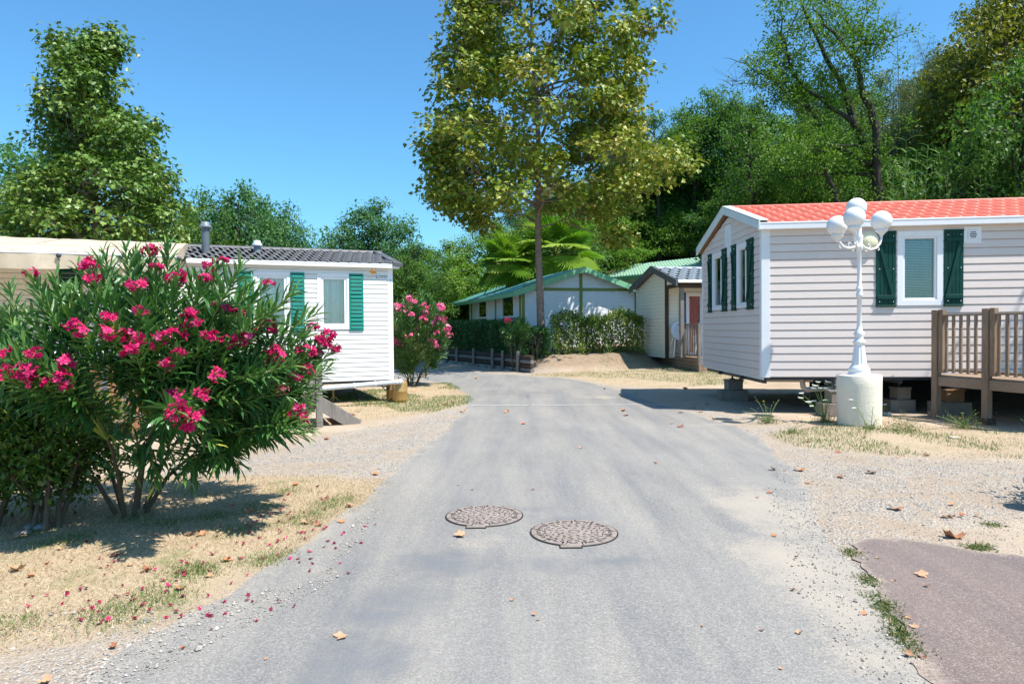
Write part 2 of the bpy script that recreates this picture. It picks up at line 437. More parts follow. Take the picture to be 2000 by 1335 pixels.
def vnoise(x,y,seed=0,oct=4,f=1.0):
    g=np.random.default_rng(seed); s=0; a=1
    for o in range(oct):
        for k in range(3):
            th=g.uniform(0,6.28); s=s+a*np.sin((x*math.cos(th)+y*math.sin(th))*f*g.uniform(.7,1.4)+g.uniform(0,6.28)); 
        a*=.55; f*=2.03
    return s/4.0
WALL0=G(1040,729); WALL1=G(846,706.5)     # log retaining wall line (ground points)
WL=np.array([[-30,60],[WALL1.x-6,WALL1.y+12],[WALL1.x,WALL1.y],[WALL0.x,WALL0.y],[WALL0.x+.6,WALL0.y+.1],[3.2,22.6],[4.8,22.8],[5.6,24.6],[9,27.5],[60,30],[60,90],[-30,90]])
def height(x,y):
    x=np.asarray(x,float); y=np.asarray(y,float); sh=x.shape; x=x.ravel(); y=y.ravel()
    pts=np.stack([x,y],1)
    d=-sdist(pts,WL)
    wdt=.3+1.3*sst(WALL0.x-.9,WALL0.x-.2,x)
    h=.49*sst(0,1,d/wdt)
    s=(x-2)*.50+(y-31)*.85
    hill=.36*np.log1p(np.exp(np.clip(s/2.5,-30,30)))*2.5
    hill=hill*sst(-9,7,x-0.0*(y-31))
    hill=np.minimum(hill,34-14*np.exp(-hill/34))
    hill=hill*(.94+.08*vnoise(x*.15,y*.15,3))
    h=h+hill
    dr=sdist(pts,ROAD); dred=sdist(pts,RED)
    rough=sst(.05,.5,np.minimum(dr,dred))
    mnd=sst(.05,.5,h)*(1-sst(28,31,y)); h=h+mnd*.055*(vnoise(x*2.1,y*2.1,13)+.6*vnoise(x*6,y*6,14))
    h=h+rough*(.012*vnoise(x*2.2,y*2.2,5)+.006*vnoise(x*9,y*9,9))
    h=h-.012*(1-sst(-.25,.0,np.minimum(dr,dred)))    # sheet dips slightly under the asphalt
    return h.reshape(sh)
def hz(x,y): return float(height(np.array([x]),np.array([y]))[0])
def axis_pts(fine0,fine1,step,lo,hi,grow=1.09):
    a=list(np.arange(fine0,fine1,step)); s=step; v=fine1
    while v<hi: a.append(v); s*=grow; v+=s
    a.append(hi); s=step; v=fine0; b=[]
    while True:
        s*=grow; v-=s
        if v<=lo: b.append(lo); break
        b.append(v)
    return np.array(b[::-1]+a)
gx=axis_pts(-7,8,.065,-160,160,1.07); gy=axis_pts(1.6,12.5,.065,-6,260,1.045)
X,Y=np.meshgrid(gx,gy); Z=height(X,Y)
nx,ny=len(gx),len(gy); idx=np.arange(nx*ny).reshape(ny,nx)
F=np.stack([idx[:-1,:-1],idx[:-1,1:],idx[1:,1:],idx[1:,:-1]],-1).reshape(-1,4)
me=np_mesh('ground',np.stack([X.ravel(),Y.ravel(),Z.ravel()],1),[F],smooth=True)
pts=np.stack([X.ravel(),Y.ravel()],1)
gm=np.zeros(len(pts))
for poly,wd in ((GR1,.5),(GR2,.5),(GR3,.5),(GR4,.7),(GR5,.8)):
    gm=np.maximum(gm,(.62 if poly is GR3 else 1)*(1-sst(-wd*.4,wd*.6,sdist(pts,poly)+.18*vnoise(pts[:,0]*1.5,pts[:,1]*1.5,21))))
far=sst(23.8,25.5,pts[:,1]); woods=sst(29,33,pts[:,1])
dr=sdist(pts,ROAD)
grav=np.clip(1-sst(.1,1.7,dr),0,1)*.9
# gravel drive left of the road (in front of the left house) and right parking
GD=gp([(400,900),(560,870),(760,830),(900,800),(905,810),(830,872),(740,935),(560,935),(300,930)])
GE=gp([(1560,880),(1750,895),(2000,905),(2400,930),(2400,1010),(2000,1000),(1800,1030),(1640,1000)])
for q in (GD,GE): grav=np.maximum(grav,(1-sst(-.3,.5,sdist(pts,q)))*1.0)
bank=sst(.04,.3,height(pts[:,0],pts[:,1]))*(pts[:,1]>20)*.85
for nm,arr in (('bank',bank),('grass',gm*(1-far*.3)),('gravel',grav*(1-gm)),('woods',woods)):
    a=me.attributes.new(nm,'FLOAT','POINT'); a.data.foreach_set('value',arr.astype(np.float32))
m,nt=new_mat('ground'); t=NT(nt); v=t.coord()
n1=t.noise(v,1.1,6,.65); n2=t.noise(v,9,6,.7); n3=t.noise(v,70,4,.7); vo=t.voro(v,48); vc=t.voro(v,48,out='Color')
vo2=t.voro(v,95,out='Color')
soil=t.ramp(n1,[(.3,(.33,.245,.17)),(.55,(.44,.35,.255)),(.75,(.51,.43,.335))])
soil=t.mix(t.ramp(n3,[(.35,.0),(.7,.5)]),soil,(.30,.215,.14))
sep=t.n('ShaderNodeSeparateColor'); t.L.new(vc,sep.inputs[0])
gcol=t.ramp(sep.outputs[0],[(0,(.20,.19,.185)),(.4,(.37,.345,.315)),(.8,(.46,.43,.385)),(1,(.58,.55,.50))])
gcol=t.mix(t.ramp(vo,[(.35,0.0),(.75,.75)]),gcol,(.30,.235,.17))
gmask=t.math('MULTIPLY',t.attr('gravel'),t.ramp(t.math('ADD',t.math('MULTIPLY',n2,.5),t.math('MULTIPLY',n1,.5)),[(.40,.12),(.56,1.0)]))
c=t.mix(gmask,soil,gcol)
straw=t.ramp(t.noise(v,38,5,.75),[(.3,(.24,.17,.105)),(.5,(.40,.31,.20)),(.72,(.51,.42,.29))])
green=t.ramp(n3,[(.3,(.07,.12,.03)),(.7,(.16,.22,.06))])
straw=t.mix(t.ramp(t.noise(v,2.3,5,.7),[(.54,0.0),(.66,.55)]),straw,green)
c=t.mix(t.math('MULTIPLY',t.attr('grass'),t.ramp(n2,[(.3,.55),(.5,1.0)])),c,straw)
bk=t.ramp(n2,[(.3,(.17,.12,.08)),(.55,(.27,.20,.14)),(.75,(.40,.32,.22))]); c=t.mix(t.attr('bank'),c,bk)
wood=t.ramp(n2,[(.3,(.04,.06,.018)),(.6,(.08,.10,.03)),(.8,(.13,.12,.05))])
c=t.mix(t.attr('woods'),c,wood)
hgt=t.math('ADD',t.math('MULTIPLY',n3,.5),t.math('MULTIPLY',t.math('SUBTRACT',1.0,vo),t.math('MULTIPLY',gmask,1.4)))
t.out(t.bsdf(c,.9,0,.2,t.bump(hgt,.85,.02)))
ground=link_mesh('ground',me,m); tag(ground,kind='structure')

# ------------------------------------------------------------------ asphalt sheets
def jag(poly,amp,f,seed,step=.12):
    out=[]
    g=np.random.default_rng(seed); acc=0
    for i in range(len(poly)):
        a=poly[i]; b=poly[(i+1)%len(poly)]; L=np.hypot(*(b-a)); n=max(1,int(L/step)); 
        nr=np.array([b[1]-a[1],a[0]-b[0]])/max(L,1e-6)
        for k in range(n):
            p=a+(b-a)*k/n; acc+=L/n
            o=amp*(math.sin(acc*f+seed)+.6*math.sin(acc*f*2.7+1)+.45*math.sin(acc*f*6.1+2)+g.normal()*.35)*.6
            out.append(p+nr*o*(0 if p[1]<1.5 else 1))
    return np.array(out)
from mathutils.geometry import delaunay_2d_cdt
def sheet(poly,z,step_near,name):
    """filled polygon with interior points so that per-vertex attributes can vary"""
    x0,y0=poly.min(0); x1,y1=poly.max(0)
    pts=[]; y=y0; 
    while y<y1:
        st=step_near if y<14 else step_near*3
        xs=np.arange(max(x0,-12),min(x1,14),st)
        pts+= [(x,y) for x in xs]; y+=st
    pts=np.array(pts); pts=pts[sdist(pts,poly)<-step_near*.6]
    vs=[Vector((p[0],p[1])) for p in poly]+[Vector((p[0],p[1])) for p in pts]
    n=len(poly)
    r=delaunay_2d_cdt(vs,[],[list(range(n))],1,1e-5)
    V=[(p.x,p.y,z) for p in r[0]]; return V,r[2]
ROADJ=jag(ROAD,.06,2.1,3)
V,Fc=sheet(ROADJ,.004,.16,'road')
me=bpy.data.meshes.new('road'); me.from_pydata(V,[],Fc); me.update()
V=np.array(V); pr=V[:,:2]
dr=-sdist(pr,ROAD)
def blobs(lst):
    s=np.zeros(len(pr))
    for px,py,rx,ry,amt in lst:       # pixel centre, radii in metres
        c=G(px,py); s=np.maximum(s,amt*np.exp(-(((pr[:,0]-c.x)/rx)**2+((pr[:,1]-c.y)/ry)**2)))
    return s
stain=blobs([(700,1290,.28,.45,.95),(760,1180,.30,.45,.9),(850,1095,.42,.30,.95),(960,1100,.3,.22,.6),(1080,1105,.28,.14,.8),(1190,1100,.35,.12,.9),(1010,995,.35,.18,.7),
  (1110,1018,.32,.22,.8),(1000,1000,.5,.3,.45),(1060,845,.8,.8,.35),(980,820,.6,.9,.45),(950,785,.9,1.1,.5),(1010,768,1.4,.9,.6),(1100,760,1.2,.7,.35),(930,745,1.2,1.2,.35),(640,1330,.3,.3,.8),(1240,760,1.0,.5,.45),(1280,935,.4,.5,.3),(1150,800,.9,.7,.25)])
sand=blobs([(930,1060,.35,.25,.65),(880,1010,.35,.25,.4),(1190,1050,.3,.2,.3),(1170,775,.7,.5,.8),(1500,1000,.5,1.2,.9),(1560,1100,.45,.8,.95),(1640,1180,.4,.5,.9),(1480,1180,.45,.3,.5),(1180,745,1.2,.6,.6),(620,1120,.25,.3,.5),(800,900,.3,.5,.5),(480,1180,.2,.3,.6),(1190,845,.3,.12,.7),(1690,1290,.25,.4,.8),(1380,830,.5,.4,.6)])
edge=1-sst(0,.30,dr)
for nm,arr in (('stain',np.minimum(stain,1)*.72),('sand',np.maximum(sand,edge*.6))):
    a=me.attributes.new(nm,'FLOAT','POINT'); a.data.foreach_set('value',arr.astype(np.float32))
def M_asphalt(name,cols,stainc,sandc,useattr=True):
    m,nt=new_mat(name); t=NT(nt); v=t.coord()
    vo=t.voro(v,165); vc=t.voro(v,165,out='Color'); sep=t.n('ShaderNodeSeparateColor'); t.L.new(vc,sep.inputs[0])
    n0=t.noise(v,.55,5,.6); n1=t.noise(v,3.2,6,.7); n2=t.noise(v,55,4,.75)
    c=t.ramp(sep.outputs[0],[(0,cols[0]),(.35,cols[1]),(.8,cols[2]),(1,cols[3])])
    c=t.mix(t.ramp(n2,[(.35,.55),(.65,0.0)]),c,cols[0])
    c=t.mix(t.ramp(n0,[(.4,.0),(.65,.35)]),c,cols[2])
    ns=t.noise(t.mapping(v,(1.5,.16,1)),1.6,5,.65); c=t.mix(1.0,c,t.ramp(ns,[(.33,(.76,.78,.82)),(.5,(.96,.95,.94)),(.65,(1.12,1.09,1.04))]),'MULTIPLY')
    if useattr:
        st=t.math('ADD',t.attr('stain'),t.math('MULTIPLY',t.math('SUBTRACT',t.math('ADD',t.math('MULTIPLY',n1,.55),t.math('MULTIPLY',n2,.45)),.5),2.4))
        st=t.math('ADD',st,t.math('MULTIPLY',t.math('SUBTRACT',sep.outputs[0],.5),.45)); sf=t.ramp(st,[(.36,0.0),(.62,.66)])
        c=t.mix(sf,c,stainc)
        dd=t.math('ADD',t.attr('sand'),t.math('MULTIPLY',t.math('SUBTRACT',t.math('ADD',t.math('MULTIPLY',n1,.5),t.math('MULTIPLY',n2,.5)),.5),1.9))
        c=t.mix(t.ramp(dd,[(.42,0.0),(.70,.55),(1,.8)]),c,sandc)
        rg=t.mix(sf,(.8,.8,.8),(.5,.5,.5)); rr=t.n('ShaderNodeSeparateColor'); t.L.new(rg,rr.inputs[0]); rough=rr.outputs[0]
    else:
        c=t.mix(t.ramp(n1,[(.5,0.0),(.8,.22)]),c,sandc); rough=.8
    h=t.math('ADD',t.math('MULTIPLY',t.math('SUBTRACT',1.0,vo),.8),t.math('MULTIPLY',n2,.5))
    t.out(t.bsdf(c,rough,0,.35,t.bump(h,.55,.006))); return m
me.materials.append(M_asphalt('road_asphalt',[(.160,.153,.143),(.245,.235,.220),(.31,.295,.272),(.42,.40,.365)],(.135,.147,.165),(.405,.350,.280)))
road=link_mesh('road',me,None); tag(road,kind='structure')
REDJ=jag(RED,.045,3.3,8,.05)
V,Fc=sheet(REDJ,.008,.12,'red')
me=bpy.data.meshes.new('pavement'); me.from_pydata(V,[],Fc); me.update()
Vp=np.array(V)[:,:2]; er=1-sst(0,.20,-sdist(Vp,RED))
for nm,arr in (('stain',er*0-.3),('sand',er*.72-.12)):
    a=me.attributes.new(nm,'FLOAT','POINT'); a.data.foreach_set('value',arr.astype(np.float32))
me.materials.append(M_asphalt('red_asphalt',[(.130,.098,.086),(.190,.145,.130),(.230,.182,.163),(.36,.31,.29)],(.1,.09,.09),(.44,.36,.27),True))
pav=link_mesh('pavement',me,None); tag(pav,kind='structure')
# painted line across the road
a=G(917,792); b=G(1325,790)
mb=MB(); N=60
for i in range(N):
    if i in (17,): continue
    x0=a.x+(b.x-a.x)*i/N; x1=a.x+(b.x-a.x)*(i+1)/N; y0=a.y+(b.y-a.y)*i/N; j=[random.uniform(-.012,.012) for _ in range(4)]
    mb.add([(x0,y0-.055+j[0],.0085),(x1,y0-.055+j[1],.0085),(x1,y0+.055+j[2],.0085),(x0,y0+.055+j[3],.0085)],[(0,1,2,3)])
m,nt=new_mat('line_paint'); t=NT(nt); v=t.coord()
f=t.ramp(t.noise(v,28,5,.75),[(.36,(.52,.52,.50)),(.52,(.31,.31,.30))]); t.out(t.bsdf(f,.7))
o=mb.build('road_marking',m); tag(o,kind='structure')

# ------------------------------------------------------------------ manhole covers
m_iron,nt=new_mat('cast_iron'); t=NT(nt); v=t.coord()
f=t.noise(v,14,6,.7); c=t.ramp(f,[(.3,(.24,.19,.16)),(.6,(.36,.30,.26)),(.75,(.45,.39,.35))])
t.out(t.bsdf(c,.62,.25,.4,t.bump(f,.3,.004)))
m_gap=M_plain('gap_dirt',(.03,.026,.024),.9)
def cover(px,py,r,rot,label):
    c=G(px,py); T=thing('manhole_cover',(c.x,c.y,.006),label,'manhole cover','cast iron covers in the road')
    mb=MB(); mb.lathe((c.x,c.y,.0),[(r+.007,.0062),(r+.007,.010),(r,.010)],48,False)
    # hinge pocket outline towards the camera
    mb.box((c.x-.05,c.y-r-.012,.0075),(.155,.062,.006)); mb.build('rim',m_gap,T)
    mb=MB(); mb.lathe((c.x,c.y,0),[(r-.004,.0062),(r-.004,.0135),(r-.012,.0145)],48,False)
    mb.box((c.x-.05,c.y-r-.010,.010),(.140,.042,.006)); mb.build('plate',m_iron,T)
    # dark grooves between the worn raised marks
    mb=MB(); g=np.random.default_rng(int(px))
    z=.0150
    def seg(rr,th,L,w,ang):
        x=c.x+rr*math.cos(th+rot); y=c.y+rr*math.sin(th+rot); mb.box((x,y,z),(L,w,.0012),th+rot+ang)
    for ring,(rr,n,L) in enumerate(((.045,8,.0),(.085,9,.026),(.125,16,.028),(.165,20,.030),(.205,26,.032),(.245,30,.034),(.282,26,.040))):
        if ring==0: continue
        for k in range(n):
            th=2*math.pi*k/n+ring*.3
            if rr>.27:
                if k%2==0: seg(rr-.01,th,.008,.05,math.pi/2); seg(rr-.033,th+.09,.008,.05,math.pi/2)
                else: seg(rr-.022,th,.044,.008,math.pi/2) 
                if k%2==0: seg(rr-.02,th,.035,.008,0)
            else:
                a0=math.pi/2 if (k+ring)%3 else 0
                a0+=g.uniform(-.5,.5)
                seg(rr,th,L,.0085,a0)
                if g.uniform()<.5: seg(rr+.012,th+.05,L*.55,.008,a0+1.3)
    for k in range(20): 
        th=2*math.pi*k/20; x=c.x+.036*math.cos(th); y=c.y+.036*math.sin(th); mb.box((x,y,z),(.012,.006,.0012),th+math.pi/2)
    s=r/.305
    mb.v=[(c.x+(x-c.x)*s,c.y+(y-c.y)*s,zz) for x,y,zz in mb.v]
    mb.build('relief_pattern',m_gap,T)
cover(946,1008,.305,.2,'round iron cover left of the pair, nearer the oleander bush')
cover(1121,1041,.315,1.1,'round iron cover right of the pair, partly ringed with asphalt')
# ------------------------------------------------------------------ house materials
m_sid_pink=M_siding('siding_pinkish_beige',(.70,.61,.565),.45)
m_sid_white=M_siding('siding_white',(.75,.74,.70),.42,.03,.06)
m_sid_cream=M_siding('siding_cream',(.77,.76,.63),.45)
m_sid_chalet=M_siding('boards_white',(.80,.82,.83),.6,.05,.14)
m_white=M_plain('white_trim',(.76,.76,.77),.35,.03,5,dirt=.18,dirtcol=(.5,.47,.4))
m_white2=M_plain('white_pvc',(.80,.80,.81),.3,.02,5)
m_fascia=M_plain('fascia_pale',(.60,.68,.68),.4,.05,4,dirt=.25,dirtcol=(.35,.36,.32))
m_green_dk=M_plain('shutter_dark_green',(.005,.050,.038),.5,.15,7,bump=.05,spec=.2)
m_green_tl=M_plain('shutter_teal',(.006,.215,.165),.40,.10,6)
m_red=M_plain('roof_red',(.58,.125,.08),.5,.18,3,bump=.05,dirt=.5,dirtcol=(.33,.13,.09))
m_slate=M_plain('roof_slate',(.085,.088,.095),.5,.22,4,bump=.1,dirt=.5,dirtcol=(.16,.13,.10))
m_slate2=M_plain('roof_blue_slate',(.15,.19,.23),.5,.15,4,dirt=.3,dirtcol=(.22,.19,.15))
m_groof=M_plain('roof_green',(.15,.40,.34),.42,.12,3,dirt=.3,dirtcol=(.25,.33,.22))
m_groofp=M_plain('roof_pale_green',(.31,.50,.35),.42,.10,3)
m_gtrim=M_plain('green_trim',(.20,.46,.26),.45,.08,4)
m_olive=M_plain('olive_post',(.20,.25,.055),.55,.12,5)
m_brown=M_wood('brown_fascia_wood',(.16,.09,.045),(.30,.18,.10))
m_dbrown=M_wood('dark_brown_wood',(.045,.03,.022),(.085,.06,.045))
m_deck=M_wood('weathered_wood',(.16,.105,.068),(.34,.245,.170))
m_deckx=M_wood('weathered_board',(.19,.125,.085),(.38,.28,.20),axis='X')
m_grey=M_wood('grey_wood',(.13,.115,.10),(.27,.245,.22))
m_red_wood=M_wood('stained_board',(.20,.085,.04),(.36,.17,.085))
m_dark=M_plain('dark_interior',(.02,.024,.026),.8,.2)
m_chassis=M_plain('chassis_metal',(.05,.055,.065),.5,.2,5,metal=.3)
m_galv=M_plain('grey_pipe',(.48,.52,.57),.4,.06,6)
m_pipe=M_plain('drain_pipe',(.42,.36,.30),.5,.08,6)
m_conc=M_plain('concrete_block',(.22,.19,.16),.9,.15,12,bump=.6,bscale=80)
m_black=M_plain('black_rubber',(.02,.02,.02),.7)
m_glass=M_glass('window_glass',(1,1,.98)); 
m_curtain=M_plain('curtain_cloth',(.80,.80,.76),.85,.05,4)
m_redcurtain=M_plain('red_curtain',(.60,.008,.03),.85,.12,8)
m_blue=M_plain('blue_shutter',(.02,.13,.26),.5)
m_blind=M_plain('blind_slats',(.78,.86,.85),.5,.05)

def window(fr,T,u0,u1,z0,z1,fw=.07,sash=.045,fill='curtain',name='window',label=None,mat=None,out=.035,grow=True):
    mat=mat or m_white2; lo,hi=min(u0,u1),max(u0,u1); u0,u1=lo,hi
    mb=MB()
    fr.box(mb,u0,u1,-.08,out,z1-fw,z1); fr.box(mb,u0,u1,-.08,out,z0,z0+fw)
    fr.box(mb,u0,u0+fw,-.08,out,z0+fw,z1-fw); fr.box(mb,u1-fw,u1,-.08,out,z0+fw,z1-fw)
    a0,a1,b0,b1=u0+fw,u1-fw,z0+fw,z1-fw
    if sash>0:
        s=sash; o=out-.014
        fr.box(mb,a0,a1,-.05,o,b1-s,b1); fr.box(mb,a0,a1,-.05,o,b0,b0+s); fr.box(mb,a0,a0+s,-.05,o,b0+s,b1-s); fr.box(mb,a1-s,a1,-.05,o,b0+s,b1-s)
        a0+=s;a1-=s;b0+=s;b1-=s
    w=mb.build(name,mat,T,bevel=.004)
    if label: w['label']=label
    mb=MB(); fr.box(mb,a0-.004,a1+.004,-.022,-.016,b0-.004,b1+.004); mb.build('pane',m_glass,w)
    if fill in('curtain','red','half'):
        mb=MB(); n=60; vs=[];fs=[]
        zt=b1+.02; zb=b0-.02 if fill!='half' else b0-.02
        if fill=='half': zt=b0+(b1-b0)*.45
        for i in range(n+1):
            uu=a0-.01+(a1-a0+.02)*i/n; oo=-.085+.026*math.sin(uu*48)+.014*math.sin(uu*17+1)
            vs+= [fr.pt(uu,oo,zb),fr.pt(uu,oo,zt)]
        for i in range(n): fs.append((2*i,2*i+2,2*i+3,2*i+1))
        mb.add(vs,fs,True); mb.build('curtain',m_redcurtain if fill=='red' else m_curtain,w)
    if fill=='blind':
        mb=MB(); n=int((b1-b0)/.027)
        for i in range(n):
            z=b0+.027*i
            mb.hexa([fr.pt(a0,-.085,z),fr.pt(a1,-.085,z),fr.pt(a1,-.060,z-.012),fr.pt(a0,-.060,z-.012),fr.pt(a0,-.085,z+.002),fr.pt(a1,-.085,z+.002),fr.pt(a1,-.060,z-.010),fr.pt(a0,-.060,z-.010)])
        mb.build('blind',m_blind,w)
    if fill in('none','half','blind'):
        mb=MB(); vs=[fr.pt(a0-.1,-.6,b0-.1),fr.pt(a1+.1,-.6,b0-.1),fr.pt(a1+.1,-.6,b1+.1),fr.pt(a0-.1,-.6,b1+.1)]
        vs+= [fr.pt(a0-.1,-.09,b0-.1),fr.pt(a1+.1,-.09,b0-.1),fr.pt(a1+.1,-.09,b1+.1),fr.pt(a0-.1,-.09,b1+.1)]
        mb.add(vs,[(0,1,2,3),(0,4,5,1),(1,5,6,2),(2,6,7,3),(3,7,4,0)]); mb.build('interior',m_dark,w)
    return w
def shutter_z(fr,T,u0,u1,z0,z1,flip=False,mat=None,nb=5):
    mat=mat or m_green_dk; u0,u1=min(u0,u1),max(u0,u1); mb=MB(); w=(u1-u0)/nb
    for i in range(nb): fr.box(mb,u0+i*w+.0025,u0+(i+1)*w-.0025,.022,.042,z0,z1)
    fr.box(mb,u0+.004,u1-.004,.018,.030,z0+.01,z1-.01)
    h=z1-z0; zt=z1-h*.13; zb=z0+h*.13
    fr.box(mb,u0+.015,u1-.015,.042,.064,zt-.032,zt+.032); fr.box(mb,u0+.015,u1-.015,.042,.064,zb-.032,zb+.032)
    fr.box(mb,u0,u1,.042,.056,z1-.03,z1-.002); fr.box(mb,u0,u1,.042,.056,z0+.002,z0+.03)
    a=(u0+.05,zt-.03); b=(u1-.05,zb+.03)
    if flip: a,b=(u1-.05,zt-.03),(u0+.05,zb+.03)
    fr.bar(mb,a,b,.055,.0425,.062)
    o=mb.build('shutter',mat,T,bevel=.003)
    for zz in (z0+h*.07,(z0+z1)/2,z1-h*.07):
        for uu in (u0+.05,u1-.05): 
            mb=MB(); p=fr.pt(uu,.058,zz); mb.sphere(p,.008,8,6); mb.build('screw',m_white,o)
    return o
def shutter_l(fr,T,u0,u1,z0,z1,n=14,mat=None):
    mat=mat or m_green_tl; u0,u1=min(u0,u1),max(u0,u1); mb=MB(); f=.028
    fr.box(mb,u0,u0+f,.018,.05,z0,z1); fr.box(mb,u1-f,u1,.018,.05,z0,z1); fr.box(mb,u0+f,u1-f,.018,.05,z1-.03,z1); fr.box(mb,u0+f,u1-f,.018,.05,z0,z0+.03)
    fr.box(mb,u0+.01,u1-.01,.016,.020,z0+.01,z1-.01)
    H=(z1-z0-.06)/n
    for i in range(n):
        z=z0+.03+i*H
        mb.hexa([fr.pt(u0+f,.022,z+H*.42),fr.pt(u1-f,.022,z+H*.42),fr.pt(u1-f,.060,z+H*.02),fr.pt(u0+f,.060,z+H*.02),
                 fr.pt(u0+f,.022,z+H*.98),fr.pt(u1-f,.022,z+H*.98),fr.pt(u1-f,.060,z+H*.58),fr.pt(u0+f,.060,z+H*.58)])
    return mb.build('shutter',mat,T,bevel=.002)
def plate(fr,mb,u0,u1,o0,o1,z0,z1): return fr.box(mb,min(u0,u1),max(u0,u1),o0,o1,z0,z1)

# ================================================================== RIGHT MOBILE HOME
A=Vector((4.28,11.65)); U=Vector((.9928,-.120)); Nn=Vector((-.120,-.9928)); Vd=Vector((.0157,.9999))
W=3.82; L=9.0; Z0,Z1=.635,3.16
T=thing('mobile_home',(A.x,A.y,0),'beige mobile home with orange red tiled roof and dark green plank shutters','mobile home','mobile homes along the road')
fS=Fr(A,U,Nn); fG=Fr(A,Vd,(-.9999,.0157))
def rect(fr,x0,y0,x1,y1):
    a=fr.px(x0,y0); b=fr.px(x1,y1); return min(a[0],b[0]),max(a[0],b[0]),min(a[1],b[1]),max(a[1],b[1])
wS=rect(fS,1750.5,597,1840.5,450)
cx=(wS[2]+wS[3])/2
gw1=rect(fG,1412.5,608.5,1393.5,503.5); gw2=rect(fG,1461.5,604.5,1441.5,483)
zw0,zw1=wS[2],wS[3]
gw1=(gw1[0],gw1[1],zw0+.02,zw1-.02); gw2=(gw2[0],gw2[1],zw0+.02,zw1-.02)
zpk=3.66
mb=MB()
ins=lambda q:(q[0]+.02,q[1]-.02,q[2]+.02,q[3]-.02)
siding(mb,fS,Z0,Z1,.135,lambda z:(0,L),[ins(wS)],out=.027)
mb.build('side_wall',m_sid_pink,T)
mb=MB()
siding(mb,fG,Z0,Z1,.135,lambda z:(0,W),[ins(gw1),ins(gw2)],out=.025)
siding(mb,fG,Z1,zpk,.125,lambda z:(W/2*(z-Z1)/(zpk-Z1),W-W/2*(z-Z1)/(zpk-Z1)),[],out=.018)
mb.build('gable_wall',m_sid_pink,T)
mb=MB()
q=[A+Vd*W,A+Vd*W+U*L,A+U*L]
for a,b in ((q[0],q[1]),(q[1],q[2])):
    mb.add([(a.x,a.y,Z0),(b.x,b.y,Z0),(b.x,b.y,Z1),(a.x,a.y,Z1)],[(0,1,2,3)])
mid=A+U*L+Vd*W/2; mb.add([(q[2].x,q[2].y,Z1),(q[1].x,q[1].y,Z1),(mid.x,mid.y,zpk)],[(0,1,2)])
mb.build('rear_wall',m_sid_pink,T)
mb=MB(); mb.add([(*(A),Z0+.004),(*(A+U*L),Z0+.004),(*(A+U*L+Vd*W),Z0+.004),(*(A+Vd*W),Z0+.004)],[(0,1,2,3)])
for vv in (.02,1.2,2.6,W-.12):
    a=A+Vd*vv; b=A+Vd*vv+U*L; c=A+Vd*(vv+.08)+U*L; d=A+Vd*(vv+.08)
    mb.hexa([(*a,Z0-.13 if .1<vv<3 else Z0-.05),(*b,Z0-.13 if .1<vv<3 else Z0-.05),(*c,Z0-.13 if .1<vv<3 else Z0-.05),(*d,Z0-.13 if .1<vv<3 else Z0-.05),(*a,Z0),(*b,Z0),(*c,Z0),(*d,Z0)])
for uu in np.arange(.05,L,1.1):
    a=A+U*uu+Vd*.1; b=a+U*.05; c=b+Vd*(W-.2); d=a+Vd*(W-.2)
    mb.hexa([(*a,Z0-.12),(*b,Z0-.12),(*c,Z0-.12),(*d,Z0-.12),(*a,Z0-.001),(*b,Z0-.001),(*c,Z0-.001),(*d,Z0-.001)])
mb.build('chassis',m_chassis,T)
mb=MB(); fG.box(mb,0,W,-.02,.004,Z0-.05,Z0-.001); mb.build('floor_edge',m_fascia,T)
# corner trims
mb=MB(); fS.box(mb,-.028,.115,.0,.030,Z0-.01,Z1-.02); fG.box(mb,.0,.07,.0,.032,Z0-.01,Z1-.02); mb.build('corner_trim',m_white,T,bevel=.003)
mb=MB(); fG.box(mb,W-.08,W+.01,.0,.030,Z0-.02,Z1-.02); mb.build('corner_trim',m_white,T,bevel=.003)
# roof
ov=.12; zE=3.21; zR=3.85
def rp(u,s,h):
    v=-.14+(W/2+.14)*s; p=A+U*u+Vd*v; return (p.x,p.y,zE+(zR-zE)*s+h)
def rpb(u,s,h):
    v=W+.14-(W/2+.14)*s; p=A+U*u+Vd*v; return (p.x,p.y,zE+(zR-zE)*s+h)
mb=MB(); sl=math.hypot(W/2+.14,zR-zE)
roofpanel(mb,rp,.03,L+.2,.0,.97,sl,period=.215,amp=.030,course=.345,step=.034,skew=.0)
roofpanel(mb,rpb,.03,L+.2,.0,.97,sl,period=.185,amp=.022,course=.5,step=.02,ns=4)
for f,h in ((rp,-.04),(rpb,-.04)): mb.add([f(-ov,0,h),f(L+.2,0,h),f(L+.2,1,h),f(-ov,1,h)],[(0,1,2,3)])
rf=mb.build('roof',m_red,T)
mb=MB()
a=A-U*.0+Vd*W/2; b=a+U*(L+.2); mb.tube([(a.x,a.y,zR+.0),(b.x,b.y,zR+.0)],.035,8); mb.build('ridge_cap',m_red,rf)
